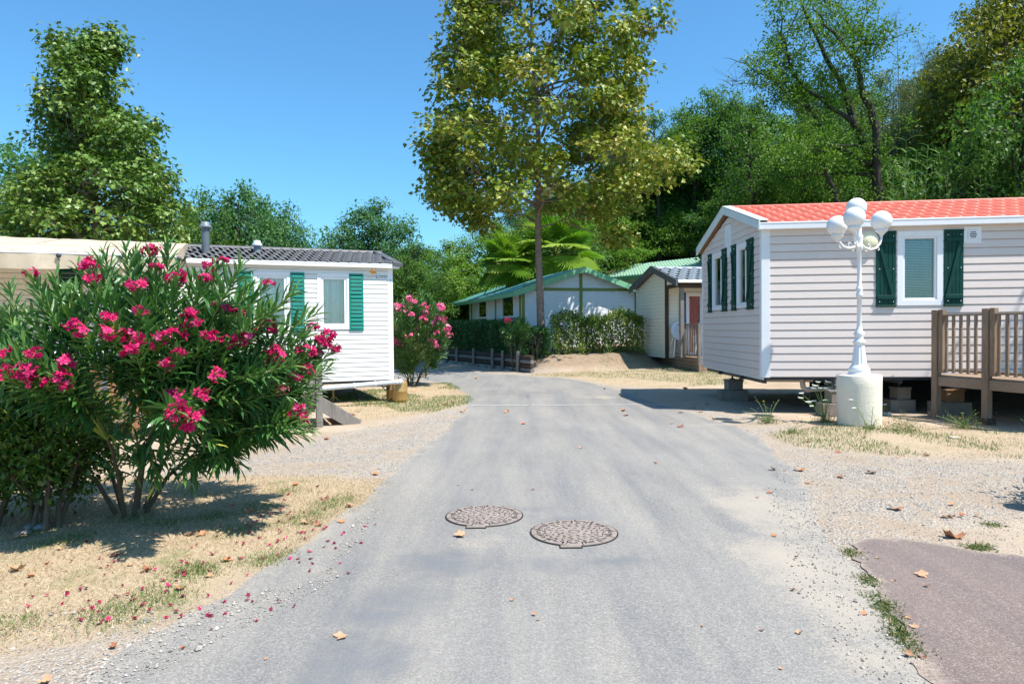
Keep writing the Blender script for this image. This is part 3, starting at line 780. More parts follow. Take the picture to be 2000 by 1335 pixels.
# rake fascia boards
def rake(v0,zt0,v1,zt1,h=.145,name='rake_board'):
    mb=MB(); g=Fr(A-U*ov,Vd,-U)
    mb.hexa([g.pt(v0,-.03,zt0-h),g.pt(v1,-.03,zt1-h),g.pt(v1,.0,zt1-h),g.pt(v0,.0,zt0-h),g.pt(v0,-.03,zt0),g.pt(v1,-.03,zt1),g.pt(v1,.0,zt1),g.pt(v0,.0,zt0)])
    # pale flashing on the slope above the board
    mb.hexa([g.pt(v0,-.16,zt0+.004),g.pt(v1,-.16,zt1+.004),g.pt(v1,-.03,zt1+.001),g.pt(v0,-.03,zt0+.001),g.pt(v0,-.16,zt0+.022),g.pt(v1,-.16,zt1+.022),g.pt(v1,.004,zt1+.018),g.pt(v0,.004,zt0+.018)])
    return mb.build(name,m_fascia,T,bevel=.003)
rake(-.16,3.27,W/2,3.865); rake(W/2+.003,3.865,W+.16,3.27)
mb=MB(); g=Fr(A,Vd,-U)
for (v0,zz0,v1,zz1) in ((0,3.20,W/2,3.78),(W/2+.003,3.78,W,3.20)):
    mb.hexa([g.pt(v0,.0,zz0-.05),g.pt(v1,.0,zz1-.05),g.pt(v1,ov-.032,zz1-.05),g.pt(v0,ov-.032,zz0-.05),g.pt(v0,.0,zz0-.03),g.pt(v1,.0,zz1-.03),g.pt(v1,ov-.032,zz1-.03),g.pt(v0,ov-.032,zz0-.03)])
mb.build('soffit',m_brown,T)
mb=MB(); fS.box(mb,-.10,L+.2,.02,.15,3.125,3.235); fS.box(mb,-.10,L+.2,.115,.155,3.215,3.243); mb.build('gutter',m_white,T,bevel=.006)
mb=MB(); fG.box(mb,1.62,2.18,.018,.03,2.98,3.53); 
g0=fG
mb=MB(); vv=[fG.pt(1.66,.03,2.87),fG.pt(2.08,.03,2.87),fG.pt(2.08,.03,3.46),fG.pt(1.98,.03,3.50),fG.pt(1.76,.03,3.50),fG.pt(1.66,.03,3.46)]
vb=[fG.pt(1.66,.0,2.87),fG.pt(2.08,.0,2.87),fG.pt(2.08,.0,3.46),fG.pt(1.98,.0,3.50),fG.pt(1.76,.0,3.50),fG.pt(1.66,.0,3.46)]
mb.add(vv+vb,[(0,1,2,3,4,5)]+[(i,(i+1)%6,(i+1)%6+6,i+6) for i in range(6)]); mb.build('blank_plate',m_white,T)
window(fS,T,*wS,fw=.095,sash=.03,fill='blind',label='wide window with a half lowered slatted blind')
window(fG,T,*gw1,fw=.07,sash=.035,fill='none'); window(fG,T,*gw2,fw=.07,sash=.035,fill='none')
for (x0,x1,fl) in ((1709,1748.5,False),(1841.5,1880,True)):
    r=rect(fS,x0,597,x1,452); shutter_z(fS,T,r[0],r[1],zw0-.02,zw1+.01,fl)
def gsh(x0,x1,fl): 
    r=rect(fG,x1,600,x0,500); shutter_z(fG,T,r[0],r[1],zw0-.02,zw1+.01,fl)
gsh(1386,1393,True); gsh(1413,1423,False); gsh(1432,1441,True); gsh(1462,1475,False)
# round wall lamp and vent
c=fS.px(1694,471); g=MB(); pc=fS.pt(c[0],.02,c[1])
def disc(mb,fr,u,z,prof,n=28):
    vs=[];fs=[]
    for r,o in prof:
        for k in range(n): a=2*math.pi*k/n; vs.append(fr.pt(u+r*math.cos(a),o,z+r*math.sin(a)))
    for j in range(len(prof)-1):
        for k in range(n): k2=(k+1)%n; fs.append((j*n+k,(j+1)*n+k,(j+1)*n+k2,j*n+k2))
    mb.add(vs,fs,True); mb.add(vs[-n:],[tuple(range(n))]); return mb
wl=disc(MB(),fS,c[0],c[1],[(.172,.01),(.172,.05),(.158,.06)]).build('wall_lamp',m_white,T)
m_lens=M_plain('lamp_lens',(.80,.75,.52),.3,.04)
disc(MB(),fS,c[0],c[1],[(.158,.058),(.14,.09),(.08,.112),(.03,.12)]).build('lens',m_lens,wl)
r=rect(fS,1880.5,475.5,1915,442); mb=MB(); fS.box(mb,r[0],r[1],.01,.034,r[2],r[3]); q0=((r[0]+r[1])/2,(r[2]+r[3])/2)
fS.box(mb,q0[0]-.075,q0[0]+.075,.034,.05,q0[1]-.075,q0[1]+.075); vn=mb.build('wall_vent',m_white2,T,bevel=.004)
mb=MB()
for k in range(4):
    hw=.055*math.sqrt(1-((k-1.5)/2.2)**2); fS.box(mb,q0[0]-hw,q0[0]+hw,.050,.053,q0[1]-.05+k*.028,q0[1]-.05+k*.028+.013)
mb.build('louvre',m_dark,vn)
# plumbing hanging under the floor
mb=MB(); 
def up(u,v,z): p=A+U*u+Vd*v; return (p.x,p.y,z)
mb.tube([up(.05,.25,.56),up(.9,.2,.56)],.03,8); mb.tube([up(.72,.2,.60),up(.74,.2,.44),up(.80,.2,.40),up(1.15,.2,.42),up(1.5,.4,.47)],.045,10)
mb.tube([up(1.15,.3,.5),up(3.0,1.8,.62)],.03,8); mb.build('drain_pipe',m_pipe,T)
mb=MB(); mb.box(up(1.35,.35,.56),(.22,.30,.16)); mb.box(up(3.7,.4,.53),(.9,.06,.22),R(-8)); mb.build('steel_bracket',m_fascia,T)
for (u,v) in ((6.0,1.3),):
    p=up(u,v,.28); mb=MB(); 
    mb.tube([(p[0]-.09,p[1]-.10,.3),(p[0]+.09,p[1]+.05,.3)],.28,18); mb.build('wheel',m_black,T)

mb=MB(); a=A+Vd*(W-.02)+U*2.3; b=A+Vd*(W-.02)+U*L; mb.hexa([(a.x,a.y,0),(b.x,b.y,0),(b.x,b.y+.03,0),(a.x,a.y+.03,0),(a.x,a.y,Z0-.04),(b.x,b.y,Z0-.04),(b.x,b.y+.03,Z0-.04),(a.x,a.y+.03,Z0-.04)]); mb.build('added_shade_panel',m_dark,T)  # dark panel added at the back to block light under the home
# concrete supports below (each a stack)
def support(u,v,w,label,wooden=False,h1=.22):
    p=up(u,v,0); z=0.0
    Ts=thing('support_block',(p[0],p[1],0),label,'concrete block','blocks propping up the beige mobile home')
    mb=MB(); mb.box((p[0],p[1],z+h1/2-.005),(w,.32,h1),R(-4)); mb.build('base_block',m_conc,Ts,bevel=.008)
    mb=MB(); mb.box((p[0]+.02,p[1]-.01,z+h1+(.40-h1)/2),(w*.55,.24,.40-h1),R(3)); mb.box((p[0]+.02,p[1]-.01,.415),(w*.62,.27,.03),R(1)); mb.build('wood_packer' if wooden else 'upper_block',m_brown if wooden else m_conc,Ts,bevel=.006)
    mb=MB(); mb.tube([(p[0],p[1],.43),(p[0],p[1],Z0-.02)],.02,8); mb.lathe((p[0],p[1],.43),[(.06,0),(.05,.02)],12); mb.build('jack',m_chassis,Ts)
support(1.10,-.15,.50,'concrete block with packing under the beige home, between the corner and the lamp pillar')
support(.15,2.2,.55,'dark block stack under the shaded left end of the beige home')
support(2.45,.5,.42,'shaded concrete block right behind the white lamp pillar')
support(3.05,.12,.55,'concrete block with wooden packer beside the first deck post',True)

# ================================================================== DECK beside the right home
p1=Vector((6.83,11.00)); p2=Vector((7.07,10.17)); dU=(p2-p1).normalized(); dN=Vector((dU.y,-dU.x)); dL=(p2-p1).length
TD=thing('wooden_deck',(p1.x,p1.y,0),'raised weathered timber deck with slatted railing at the right edge','deck','timber decks of the mobile homes')
fD=Fr(p1,dU,dN)
npost=3; zf=.69
for k in range(npost):
    mb=MB(); u=k*dL*1.0
    fD.box(mb,u-.045,u+.055,-.055,.045,.0,1.735); 
    mb.build('post',m_deck,TD,bevel=.004)
    mb=MB(); fD.box(mb,u-.08,u+.09,-.09,.08,-.01,.10); mb.build('post_foot',m_dbrown if k else m_deck,TD,bevel=.004)
    mb=MB(); fD.box(mb,u+.06,u+.14,-.06,.02,zf+.04,1.74); mb.build('rail_post',m_deck,TD,bevel=.003)
    if k<npost-1:
        mb=MB()
        fD.box(mb,u+.05,u+dL-.045,-.05,.01,1.63,1.665); mb.build('handrail',m_deckx,TD,bevel=.004)
        mb=MB(); fD.box(mb,u+.05,u+dL-.045,-.045,-.01,.76,.80); mb.build('bottom_rail',m_deck,TD,bevel=.003)
        mb=MB(); fD.box(mb,u+.057,u+dL-.046,-.03,.02,zf-.17,zf-.02); mb.build('fascia_board',m_deckx,TD,bevel=.004)
        nb=5
        for j in range(nb):
            mb=MB(); uu=u+.20+j*(dL-.24)/nb; fD.box(mb,uu-.022,uu+.022,-.008,.022,.74,1.63); mb.build('baluster',m_deck,TD,bevel=.003)
mb=MB()
for j in range(26):
    o=-.02-j*.145; fD.box(mb,-.0,dL*2.3,o-.14,o,zf-.02,zf+.008)
mb.build('floor_boards',m_deckx,TD,bevel=.003)
mb=MB()
for u in (.1,dL,dL*2): fD.box(mb,u-.03,u+.03,-3.6,-.06,zf-.17,zf-.022)
mb.build('joist',m_deck,TD)
for (u,o) in ((dL*2.0,-1.6),(dL*.2,-2.2),(dL*2.0,-3.2)):
    mb=MB(); fD.box(mb,u-.05,u+.05,o-.05,o+.05,0,zf-.02); mb.build('post',m_deck,TD)

# ================================================================== LEFT MOBILE HOME
O=Vector((-2.49,14.2)); UL=Vector((-.9205,-.3907)); NL=Vector((.3907,-.9205)); VL=-NL
WL_,LL=3.9,9.5; z0,z1=.462,2.80
T=thing('mobile_home',(O.x,O.y,0),'white mobile home with dark slate roof and teal louvred shutters','mobile home','mobile homes along the road')
fL=Fr(O,UL,NL)
wr=rect(fL,620,644,683.5,534.5); wl2=rect(fL,495,644,567,531); zt=wr[3]; zb=wr[2]; wl2=(wl2[0],wl2[1],zb,zt)
wa=rect(fL,165,644,230,530); wa=(wa[0],wa[1],zb,zt)
doorr=rect(fL,262,700,318,530); door=(doorr[0],doorr[1],z0+.05,zt)
mb=MB(); siding(mb,fL,z0,z1,.094,lambda z:(0,LL),[ins(wr),ins(wl2),ins(wa),ins(door)],out=.026); mb.build('side_wall',m_sid_white,T)
mb=MB(); fE=Fr(O,VL,-UL)
siding(mb,fE,z0,z1,.094,lambda z:(0,WL_),[],out=.016); siding(mb,fE,z1,3.25,.1,lambda z:(WL_/2*(z-z1)/(3.27-z1),WL_-WL_/2*(z-z1)/(3.27-z1)),[],out=.016)
mb.build('gable_wall',m_sid_white,T)
mb=MB()
a=O+UL*LL; b=a+VL*WL_; c=O+VL*WL_
mb.add([(*a,z0),(*b,z0),(*b,z1),(*a,z1),(*c,z0),(*c,z1)],[(0,1,2,3),(1,4,5,2)]); 
mb.build('rear_wall',m_sid_white,T)
mb=MB()
mb.add([(*O,z0+.003),(*a,z0+.003),(*b,z0+.003),(*c,z0+.003)],[(0,1,2,3)])
for vv in (.9,2.7):
    fL.box(mb,.1,LL-.1,-vv-.08,-vv,z0-.12,z0)
fL.box(mb,0,LL,-.05,0.0,z0-.035,z0); mb.build('chassis',m_chassis,T)
mb=MB(); fL.box(mb,-.02,.085,.0,.026,z0-.005,z1); fE.box(mb,0,.08,0,.024,z0-.005,z1); mb.build('corner_trim',m_white2,T,bevel=.003)
zE,zR=2.84,3.30
def rl(u,s,h): p=O+UL*u+VL*(-.13+(WL_/2+.13)*s); return (p.x,p.y,zE+(zR-zE)*s+h)
def rlb(u,s,h): p=O+UL*u+VL*(WL_+.13-(WL_/2+.13)*s); return (p.x,p.y,zE+(zR-zE)*s+h)
mb=MB(); sl=math.hypot(WL_/2,zR-zE)
roofpanel(mb,rl,-.12,LL,0,.97,sl,period=.21,amp=.030,course=.36,step=.030,skew=.07,sharpness=.85)
roofpanel(mb,rlb,-.12,LL,0,.97,sl,period=.21,amp=.026,course=.5,step=.02,ns=4)
for f in (rl,rlb): mb.add([f(-.15,0,-.045),f(LL,0,-.045),f(LL,1,-.045),f(-.15,1,-.045)],[(0,1,2,3)])
rf=mb.build('roof',m_slate,T)
mb=MB()
for f in (rl,rlb):
    mb.hexa([f(-.20,-.02,-.05),f(-.20,1,-.05),f(.0,1,-.03),f(.0,-.02,-.03),f(-.20,-.02,.03),f(-.20,1,.03),f(.0,1,.055),f(.0,-.02,.055)])
mb.build('verge_cap',m_slate,rf,bevel=.005)
mb=MB(); a=rl(-.2,1,.0); b=rl(LL,1,.0); mb.hexa([rl(-.2,.93,.0),rl(LL,.93,.0),rlb(LL,.93,.0),rlb(-.2,.93,.0),rl(-.2,.95,.055),rl(LL,.95,.055),rlb(LL,.95,.055),rlb(-.2,.95,.055)]); mb.build('ridge_cap',m_slate,rf,bevel=.01)
mb=MB(); fL.box(mb,-.14,3.85,.02,.14,z1-.045,z1+.03); fL.box(mb,-.14,3.85,.105,.145,z1+.02,z1+.042); mb.build('gutter',m_white,T,bevel=.005)
window(fL,T,*wr,fw=.075,sash=.05,fill='curtain',label='window with a pale pleated curtain nearest the corner')
window(fL,T,*wl2,fw=.075,sash=.05,fill='curtain'); window(fL,T,*wa,fw=.07,sash=.04,fill='half',label='shaded window under the awning')
w=window(fL,T,*door,fw=.07,sash=.09,fill='curtain',name='door',label='glazed door under the awning')
for x0,x1 in ((682.5,708.5),(568,594),(466,494)):
    r=rect(fL,x0,640,x1,540); shutter_l(fL,T,r[0],r[1],zb-.02,zt,14)
for x0,x1 in ((118,160),):
    r=rect(fL,x0,640,x1,540); shutter_l(fL,T,r[0],r[1],zb-.02,zt,14,m_green_dk)
m_or=M_plain('orange_paint',(.80,.30,.01),.5,.05); m_gt=M_plain('grey_lettering',(.22,.25,.28),.5); m_gt2=M_plain('faded_orange_lettering',(.70,.55,.40),.5)
cA=fL.px(716,541); ltop=cA[1]
u714=fL.px(714,537)[0]; u732=fL.px(733,537)[0]
mb=MB(); text_mesh(mb,fL,'Sun',u714,ltop-.02,.155,.022,True); lg=mb.build('lettering',m_gt2,T)
mb=MB(); text_mesh(mb,fL,'Living',u732,ltop-.02,.150,.022,True); mb.build('lettering',m_gt,T)
c=fL.px(728,530); mb=MB(); vs=[fL.pt(c[0],.025,c[1])]; n=25
for k in range(n):
    a=2*math.pi*k/n; r=.062*(1+.28*math.cos(5*a+.6)); vs.append(fL.pt(c[0]+r*math.cos(a),.024,c[1]+r*math.sin(a)))
mb.add(vs,[(0,1+k,1+(k+1)%n) for k in range(n)]); mb.build('flower_emblem',m_or,T)
mb=MB(); c=fL.px(761.5,552); text_mesh(mb,fL,'7',c[0]+.02,c[1],.09,.028,True); mb.build('house_number',m_gt,T)
mb=MB(); c=fL.px(736,629); text_mesh(mb,fL,'1 7',c[0],c[1],.075,.020,True); mb.build('faint_number',M_plain('faint_green',(.50,.66,.60),.5),T)
# chimney pipes on the roof
for px,ybot,ytop,rr,d in ((401,497,433,.075,13.4),(502,484,469.5,.07,14.2)):
    b=P(px,ybot,d); t_=P(px,ytop,d); b=Vector((t_.x,t_.y,b.z-.12)); H=t_.z-b.z
    mb=MB(); mb.lathe((b.x,b.y,b.z),[(rr,0),(rr,H-.12)],20); ch=mb.build('chimney_pipe' if H>.4 else 'roof_vent',m_slate2 if H<.4 else M_plain('flue_grey',(.11,.13,.15),.45),T)
    mb=MB(); mb.lathe((b.x,b.y,b.z),[(rr*1.1,H-.125),(rr*1.55,H-.12),(rr*1.5,H-.09),(rr*1.05,H-.04),(rr*.95,H-.005),(rr*.5,H)],20); mb.build('cowl',m_galv if H<.4 else M_plain('cowl_grey',(.17,.20,.23),.4),ch)
# waste pipe along the floor edge
mb=MB()
a=P(785,744.5,13.9); b=P(632,758,12.95); c=b+(b-a)*.7
mb.tube([a,b,c],.048,12); wp=mb.build('waste_pipe',m_galv,T)
mb=MB()
for f in (.02,.06,.35,.62): q=a+(b-a)*f; q2=q+(b-a)*.018; mb.tube([q,q2],.054,12)
mb.build('pipe_collar',m_white,wp)
mb=MB()
mb.tube([P(690,747,14.3),P(692,770,14.3),P(705,783,14.0)],.012,6); mb.tube([P(745,752,14.4),P(752,762,14.3),P(762,757,14.2)],.01,6); mb.build('hose',m_black,T)
sx=P(651,770,14.2); mb=MB(); mb.tube([(sx.x,sx.y,0),(sx.x,sx.y,z0-.1)],.018,8)
for k in range(3): a_=k*2.09; mb.tube([(sx.x,sx.y,.14),(sx.x+.15*math.cos(a_),sx.y+.15*math.sin(a_),0)],.01,5)
mb.build('jack_stand',M_plain('yellow_steel',(.45,.33,.08),.5),T)

# gas bottles
m_gas=M_plain('brass_paint',(.42,.27,.10),.32,.08,5,metal=.35)
for k,(px,dep,lab) in enumerate(((781,14.05,'gold brown gas bottle in front, at the corner of the white home'),(769.5,14.45,'second gold brown gas bottle half hidden behind the first'))):
    c=P(px,783,dep); Tg=thing('gas_bottle',(c.x,c.y,0),lab,'gas bottle','gas bottles at the white home')
    mb=MB(); mb.lathe((c.x,c.y,0),[(.135,.035),(.155,.045),(.158,.07),(.158,.225),(.160,.228),(.160,.236),(.158,.239),(.158,.38),(.145,.43),(.10,.455),(.05,.465)],28); mb.build('bottle_body',m_gas,Tg)
    mb=MB(); mb.lathe((c.x,c.y,0),[(.12,0),(.125,.035)],24); mb.build('foot_ring',m_gas,Tg)
    mb=MB(); mb.lathe((c.x,c.y,.46),[(.03,0),(.03,.04),(.045,.045),(.045,.075)],12); mb.build('valve',m_galv,Tg)

# awning
m_aw,nt=new_mat('awning_canvas'); t=NT(nt); v=t.coord()
f=t.noise(v,2.5,6,.7); c=t.ramp(f,[(.3,(.56,.47,.35)),(.65,(.66,.575,.45))]); c=t.mix(t.ramp(t.noise(t.mapping(v,(3,3,.7)),3,7,.8),[(.52,0.0),(.75,.45)]),c,(.36,.27,.18))
p_=t.bsdf(c,.85,0,.15,t.bump(t.noise(v,9,4,.6),.25,.02)); tr=t.n('ShaderNodeBsdfTranslucent'); tr.inputs[0].default_value=(.75,.58,.35,1)
mx=t.n('ShaderNodeMixShader'); mx.inputs[0].default_value=.22; t.L.new(p_,mx.inputs[1]); t.L.new(tr.outputs[0],mx.inputs[2]); t.out(mx.outputs[0])
TA=thing('awning',(*(O+UL*3.8),0),'beige canvas awning with scalloped edge fixed to the white mobile home','awning')
u0=3.88; u1=LL+.6; ext=2.45
def aw(u,s,h=0):     # s 0 at roof, 1 front
    q=O+UL*u+NL*(-1.75+(ext+1.75)*s); 
    z=3.33-(3.33-2.655)*(s**1.15)+h; return (q.x,q.y,z)
mb=MB(); nu,ns=90,14; vs=[];fs=[]
bays=np.arange(u0,u1,1.05)
for i in range(nu+1):
    u=u0+(u1-u0)*i/nu
    sag=-.035*abs(math.sin(math.pi*(u-u0)/1.05))
    for j in range(ns+1): s=j/ns; vs.append(aw(u,s,sag*math.sin(math.pi*min(1,s*1.0))+.006*math.sin(u*9+s*5)))
for i in range(nu):
    for j in range(ns): k=i*(ns+1)+j; fs.append((k,k+1,k+ns+2,k+ns+1))
mb.add(vs,fs,True); mb.build('canvas_roof',m_aw,TA)
mb=MB(); vs=[];fs=[]; nv=4; n=220
for i in range(n+1):
    u=u0+(u1-u0)*i/n; b=aw(u,1)
    dep=.20+.055*abs(math.cos(math.pi*(u-u0)/1.9)) +.0
    fo=.02*math.sin(u*7)+.012*math.sin(u*17)
    for j in range(nv+1):
        q=O+UL*u+NL*(ext+.01+fo*j/nv); vs.append((q.x,q.y,b[2]-dep*j/nv))
for i in range(n):
    for j in range(nv): k=i*(nv+1)+j; fs.append((k,k+1,k+nv+2,k+nv+1))
mb.add(vs,fs,True)
# side flap
vs=[];fs=[]
for j in range(15):
    s=j/14; p_=aw(u0,s); vs+= [p_,(p_[0],p_[1],p_[2]-.20-.03*abs(math.sin(5*s)))]
for j in range(14): fs.append((2*j,2*j+1,2*j+3,2*j+2))
mb.add(vs,fs,True); mb.build('valance',m_aw,TA)
mb=MB()
for px in (115,236,350,-10):
    q=hit(px,507,O+NL*(ext+.02),UL); fA=Fr(O,UL,NL); disc(mb,fA,q[0],2.60,[(.035,ext+.035),(.032,ext+.05),(.012,ext+.055)],14)
    fA.box(mb,q[0]-.006,q[0]+.006,ext+.045,ext+.05,2.53,2.575)
mb.build('eyelet',m_chassis,TA)
mb=MB()
for s in (1.0,): 
    a=aw(u0,s,-.02); b=aw(u1,s,-.02); mb.tube([a,b],.018,8)
for u in (u1-.05,):
    mb.tube([aw(u,0,-.06),aw(u,.5,-.055),aw(u,1,-.04)],.015,6); q=O+UL*u+NL*ext; mb.tube([(q.x,q.y,0.0),(q.x,q.y,2.63)],.019,8)
mb.build('frame_pole',m_white,TA)
mb=MB()
for u in bays[1:]:
    mb.tube([aw(u,s,.004) for s in np.linspace(0,1,8)],.006,4)
for s in (.33,.66): mb.tube([aw(u,s,.0) for u in np.linspace(u0,u1,40)],.005,4)
mb.build('seam',m_aw,TA)

# deck of the left home
P0=G(625,834); fK=Fr((P0.x,P0.y),UL,NL); zf=.42
TK=thing('wooden_deck',(P0.x,P0.y,0),'brown timber deck with plank railing behind the big flowering bush','deck','timber decks of the mobile homes')
mb=MB(); fK.box(mb,-.04,.055,-.05,.045,-.01,1.15); mb.build('post',m_grey,TK,bevel=.004)
mb=MB(); fK.box(mb,.06,.20,-.02,.02,zf+.02,1.10); mb.build('plank',m_grey,TK,bevel=.003)
mb=MB(); 
for j in range(16): fK.box(mb,.1,6.9,-.12-j*.145-.14,-.12-j*.145,zf-.025,zf)
mb.build('floor_boards',m_deckx,TK)
mb=MB(); fK.box(mb,.06,6.9,-.115,-.075,zf-.19,zf-.03); mb.build('fascia_board',m_deckx,TK)
for k in range(1,6):
    mb=MB(); u=k*1.25; fK.box(mb,u-.045,u+.045,-.05,.045,0,1.15); mb.build('post',m_red_wood,TK,bevel=.004)
mb=MB(); fK.box(mb,.2,6.9,-.05,.05,1.075,1.11); mb.build('handrail',m_red_wood,TK,bevel=.004)
for k in range(28):
    u=.32+k*.235
    if u>6.8: break
    mb=MB(); fK.box(mb,u,u+.17,-.02,.0,zf+.04,1.07); mb.build('plank',m_red_wood if k>2 else m_grey,TK,bevel=.003)
# steps at the end of the deck
fQ=fK
for o in (-.10,-.95):
    mb=MB(); fQ.bar(mb,(.05,.40),(-.60,-.03),.20,o,o+.04); mb.build('stringer',m_grey,TK,bevel=.003)
for k in range(2):
    mb=MB(); u=-.14-.24*k; fQ.box(mb,u-.13,u+.12,-.95,-.10,.27-k*.15,.30-k*.15); mb.build('step',m_deckx,TK,bevel=.003)
# plastic chairs glimpsed behind the railing
m_plast=M_plain('white_plastic',(.74,.75,.76),.35,.03)
def plastic_chair(loc,rz,label,mat=None,backh=.85):
    mat=mat or m_plast
    Tc=thing('garden_chair',loc,label,'chair','white plastic garden chairs')
    fr=Fr(loc[:2],(math.cos(rz),math.sin(rz)),(math.sin(rz),-math.cos(rz))); z=loc[2]
    mb=MB(); fr.box(mb,-.24,.24,-.22,.24,z+.41,z+.44); mb.build('seat',mat,Tc,bevel=.012)
    mb=MB()
    vs=[]
    for i in range(9):
        a=(i-4)/4; wv=.24; 
    for (zz,ww,oo) in ((.44,.22,-.22),(.60,.235,-.25),(.75,.22,-.29),(.86,.14,-.32)):
        pass
    prev=None
    lv=[(.44,.22,-.22),(.58,.24,-.245),(.72,.23,-.28),(.82,.17,-.305),(.86,.09,-.315)]
    for (za,wa_,oa),(zb_,wb_,ob) in zip(lv[:-1],lv[1:]):
        for s0,s1 in ((-1,-.55),(-.42,-.08),(.08,.42),(.55,1)) if za<.7 else ((-1,1),):
            mb.hexa([fr.pt(wa_*s0,oa,z+za),fr.pt(wa_*s1,oa,z+za),fr.pt(wa_*s1,oa+.02,z+za),fr.pt(wa_*s0,oa+.02,z+za),fr.pt(wb_*s0,ob,z+zb_),fr.pt(wb_*s1,ob,z+zb_),fr.pt(wb_*s1,ob+.02,z+zb_),fr.pt(wb_*s0,ob+.02,z+zb_)])
    mb.build('backrest',mat,Tc,bevel=.004)
    for sx in (-1,1):
        mb=MB(); mb.tube([fr.pt(.24*sx,-.24,z+.62),fr.pt(.27*sx,.0,z+.65),fr.pt(.26*sx,.22,z+.62),fr.pt(.25*sx,.22,z+.44)],.02,6); mb.build('armrest',mat,Tc)
        for so in (-1,1):
            mb=MB(); mb.tube([fr.pt(.21*sx,.2*so,z+.41),fr.pt(.26*sx,.25*so,z)],[.026,.018],6); mb.build('leg',mat,Tc)
q=fK.pt(3.72,-.5,zf); plastic_chair((q[0],q[1],zf),R(30),'white plastic chair behind the plank railing, further right of the two')
q=fK.pt(4.15,-.62,zf); plastic_chair((q[0],q[1],zf),R(10),'white plastic chair behind the plank railing, further left of the two')

# ================================================================== CREAM HOUSE
F0=Vector((4.83,26.3)); dG=Vector((.1745,-.9847)); dS=Vector((.9847,.1745)); NG=Vector((-.9847,-.1745)); NS=Vector((.1745,-.9847))
T=thing('mobile_home',(F0.x,F0.y,.0),'cream mobile home with blue grey roof and covered terrace','mobile home','mobile homes along the road')
fC=Fr(F0,dG,NG); Wc=4.05; tw=2.78; zc0,zc1=.43,2.93; zp=3.52
mb=MB()
siding(mb,fC,zc0,zc1,.125,lambda z:(0,tw),[],out=.02); siding(mb,fC,zc1,zp,.125,lambda z:(Wc/2*(z-zc1)/(zp-zc1),min(tw,Wc-Wc/2*(z-zc1)/(zp-zc1)) ),[],out=.02)
mb.build('gable_wall',m_sid_cream,T)
mb=MB(); siding(mb,fC,zc1-.02,zp,.125,lambda z:(tw+.1,max(tw+.1,Wc-.05-(Wc/2)*(z-zc1)/(zp-zc1))),[],out=.01); mb.build('gable_infill',m_sid_cream,T)
C1=F0+dG*tw; fT=Fr(C1,dS,NS)
# terrace back wall with door + blue shutter
dr_=rect(fT,1339.5,700,1374,570); dz=(dr_[0],dr_[1],.48,fT.px(1350,571)[1])
mb=MB(); siding(mb,fT,zc0,2.95,.125,lambda z:(0,8),[ins(dz)],out=.02); mb.build('terrace_wall',m_sid_cream,T)
window(fT,T,dz[0],dz[1],dz[2],dz[3],fw=.10,sash=.03,fill='red',name='door',label='white door with a red curtain')
r=rect(fT,1330,628,1339,571); shutter_l(fT,T,dz[0]-.25,dz[0]-.01,r[2]-.2,dz[3],10,m_blue)
q1=F0+dS*8; 
mb=MB(); a=F0; b=F0+dS*8; c=C1+dS*8
mb.add([(*a,zc0),(*b,zc0),(*b,zc1),(*a,zc1),(*c,zc0),(*c,zc1)],[(0,1,2,3),(1,4,5,2)]); mb.add([(*F0,zc0),(*(F0+dS*8),zc0),(*(C1+dS*8),zc0),(*C1,zc0)],[(0,1,2,3)]); mb.build('rear_wall',m_sid_cream,T)
mb=MB(); fC.box(mb,-.02,.06,0,.03,zc0,zc1); mb.build('corner_trim',m_white,T)
mb=MB(); fC.box(mb,tw-.01,tw+.11,-.06,.035,zc0-.0,zc1+.28); fC.box(mb,tw+.11,Wc,-.06,.02,zc1-.12,zc1-.0); 
fT2=Fr(F0+dG*Wc,dS,NS); fT2.box(mb,-.05,8,-.06,.0,zc1-.16,zc1-.02); mb.build('timber_frame',m_dbrown,T)
mb=MB(); fC.box(mb,Wc-.12,Wc-.0,-.10,.02,.5,zc1-.16); mb.build('post',m_grey,T)
mb=MB(); fT2.box(mb,2.6,2.72,-.10,.0,.5,zc1-.16); mb.build('post',m_grey,T)
zE,zR=2.99,3.62
def rc(u,s,h): p=F0+dS*u+dG*(Wc+.15-(Wc/2+.15)*s); return (p.x,p.y,zE+(zR-zE)*s+h)
def rcb(u,s,h): p=F0+dS*u+dG*(-.15+(Wc/2+.15)*s); return (p.x,p.y,zE+(zR-zE)*s+h)
mb=MB(); roofpanel(mb,rc,-.15,8,0,.97,2.25,period=.36,amp=.030,course=.36,step=.035,skew=.18,sharpness=.8); roofpanel(mb,rcb,-.15,8,0,.97,2.25,period=.36,amp=.02,course=.5,ns=4)
for f in (rc,rcb): mb.add([f(-.2,0,-.05),f(8,0,-.05),f(8,1,-.05),f(-.2,1,-.05)],[(0,1,2,3)])
rf=mb.build('roof',m_slate2,T)
mb=MB(); mb.hexa([rc(-.2,.94,-.01),rc(8,.94,-.01),rcb(8,.94,-.01),rcb(-.2,.94,-.01),rc(-.2,.96,.05),rc(8,.96,.05),rcb(8,.96,.05),rcb(-.2,.96,.05)]); mb.build('ridge_cap',m_slate2,rf)
mb=MB()
for f in (rc,rcb):
    mb.hexa([f(-.26,-.02,-.16),f(-.26,1,-.16),f(-.2,1,-.16),f(-.2,-.02,-.16),f(-.26,-.02,.05),f(-.26,1,.05),f(-.2,1,.05),f(-.2,-.02,.05)])
mb.build('rake_board',m_dbrown if False else m_slate,T)
mb=MB(); fT2.box(mb,-.2,8,.10,.22,2.93,3.02); mb.build('gutter',m_white2,T,bevel=.01)
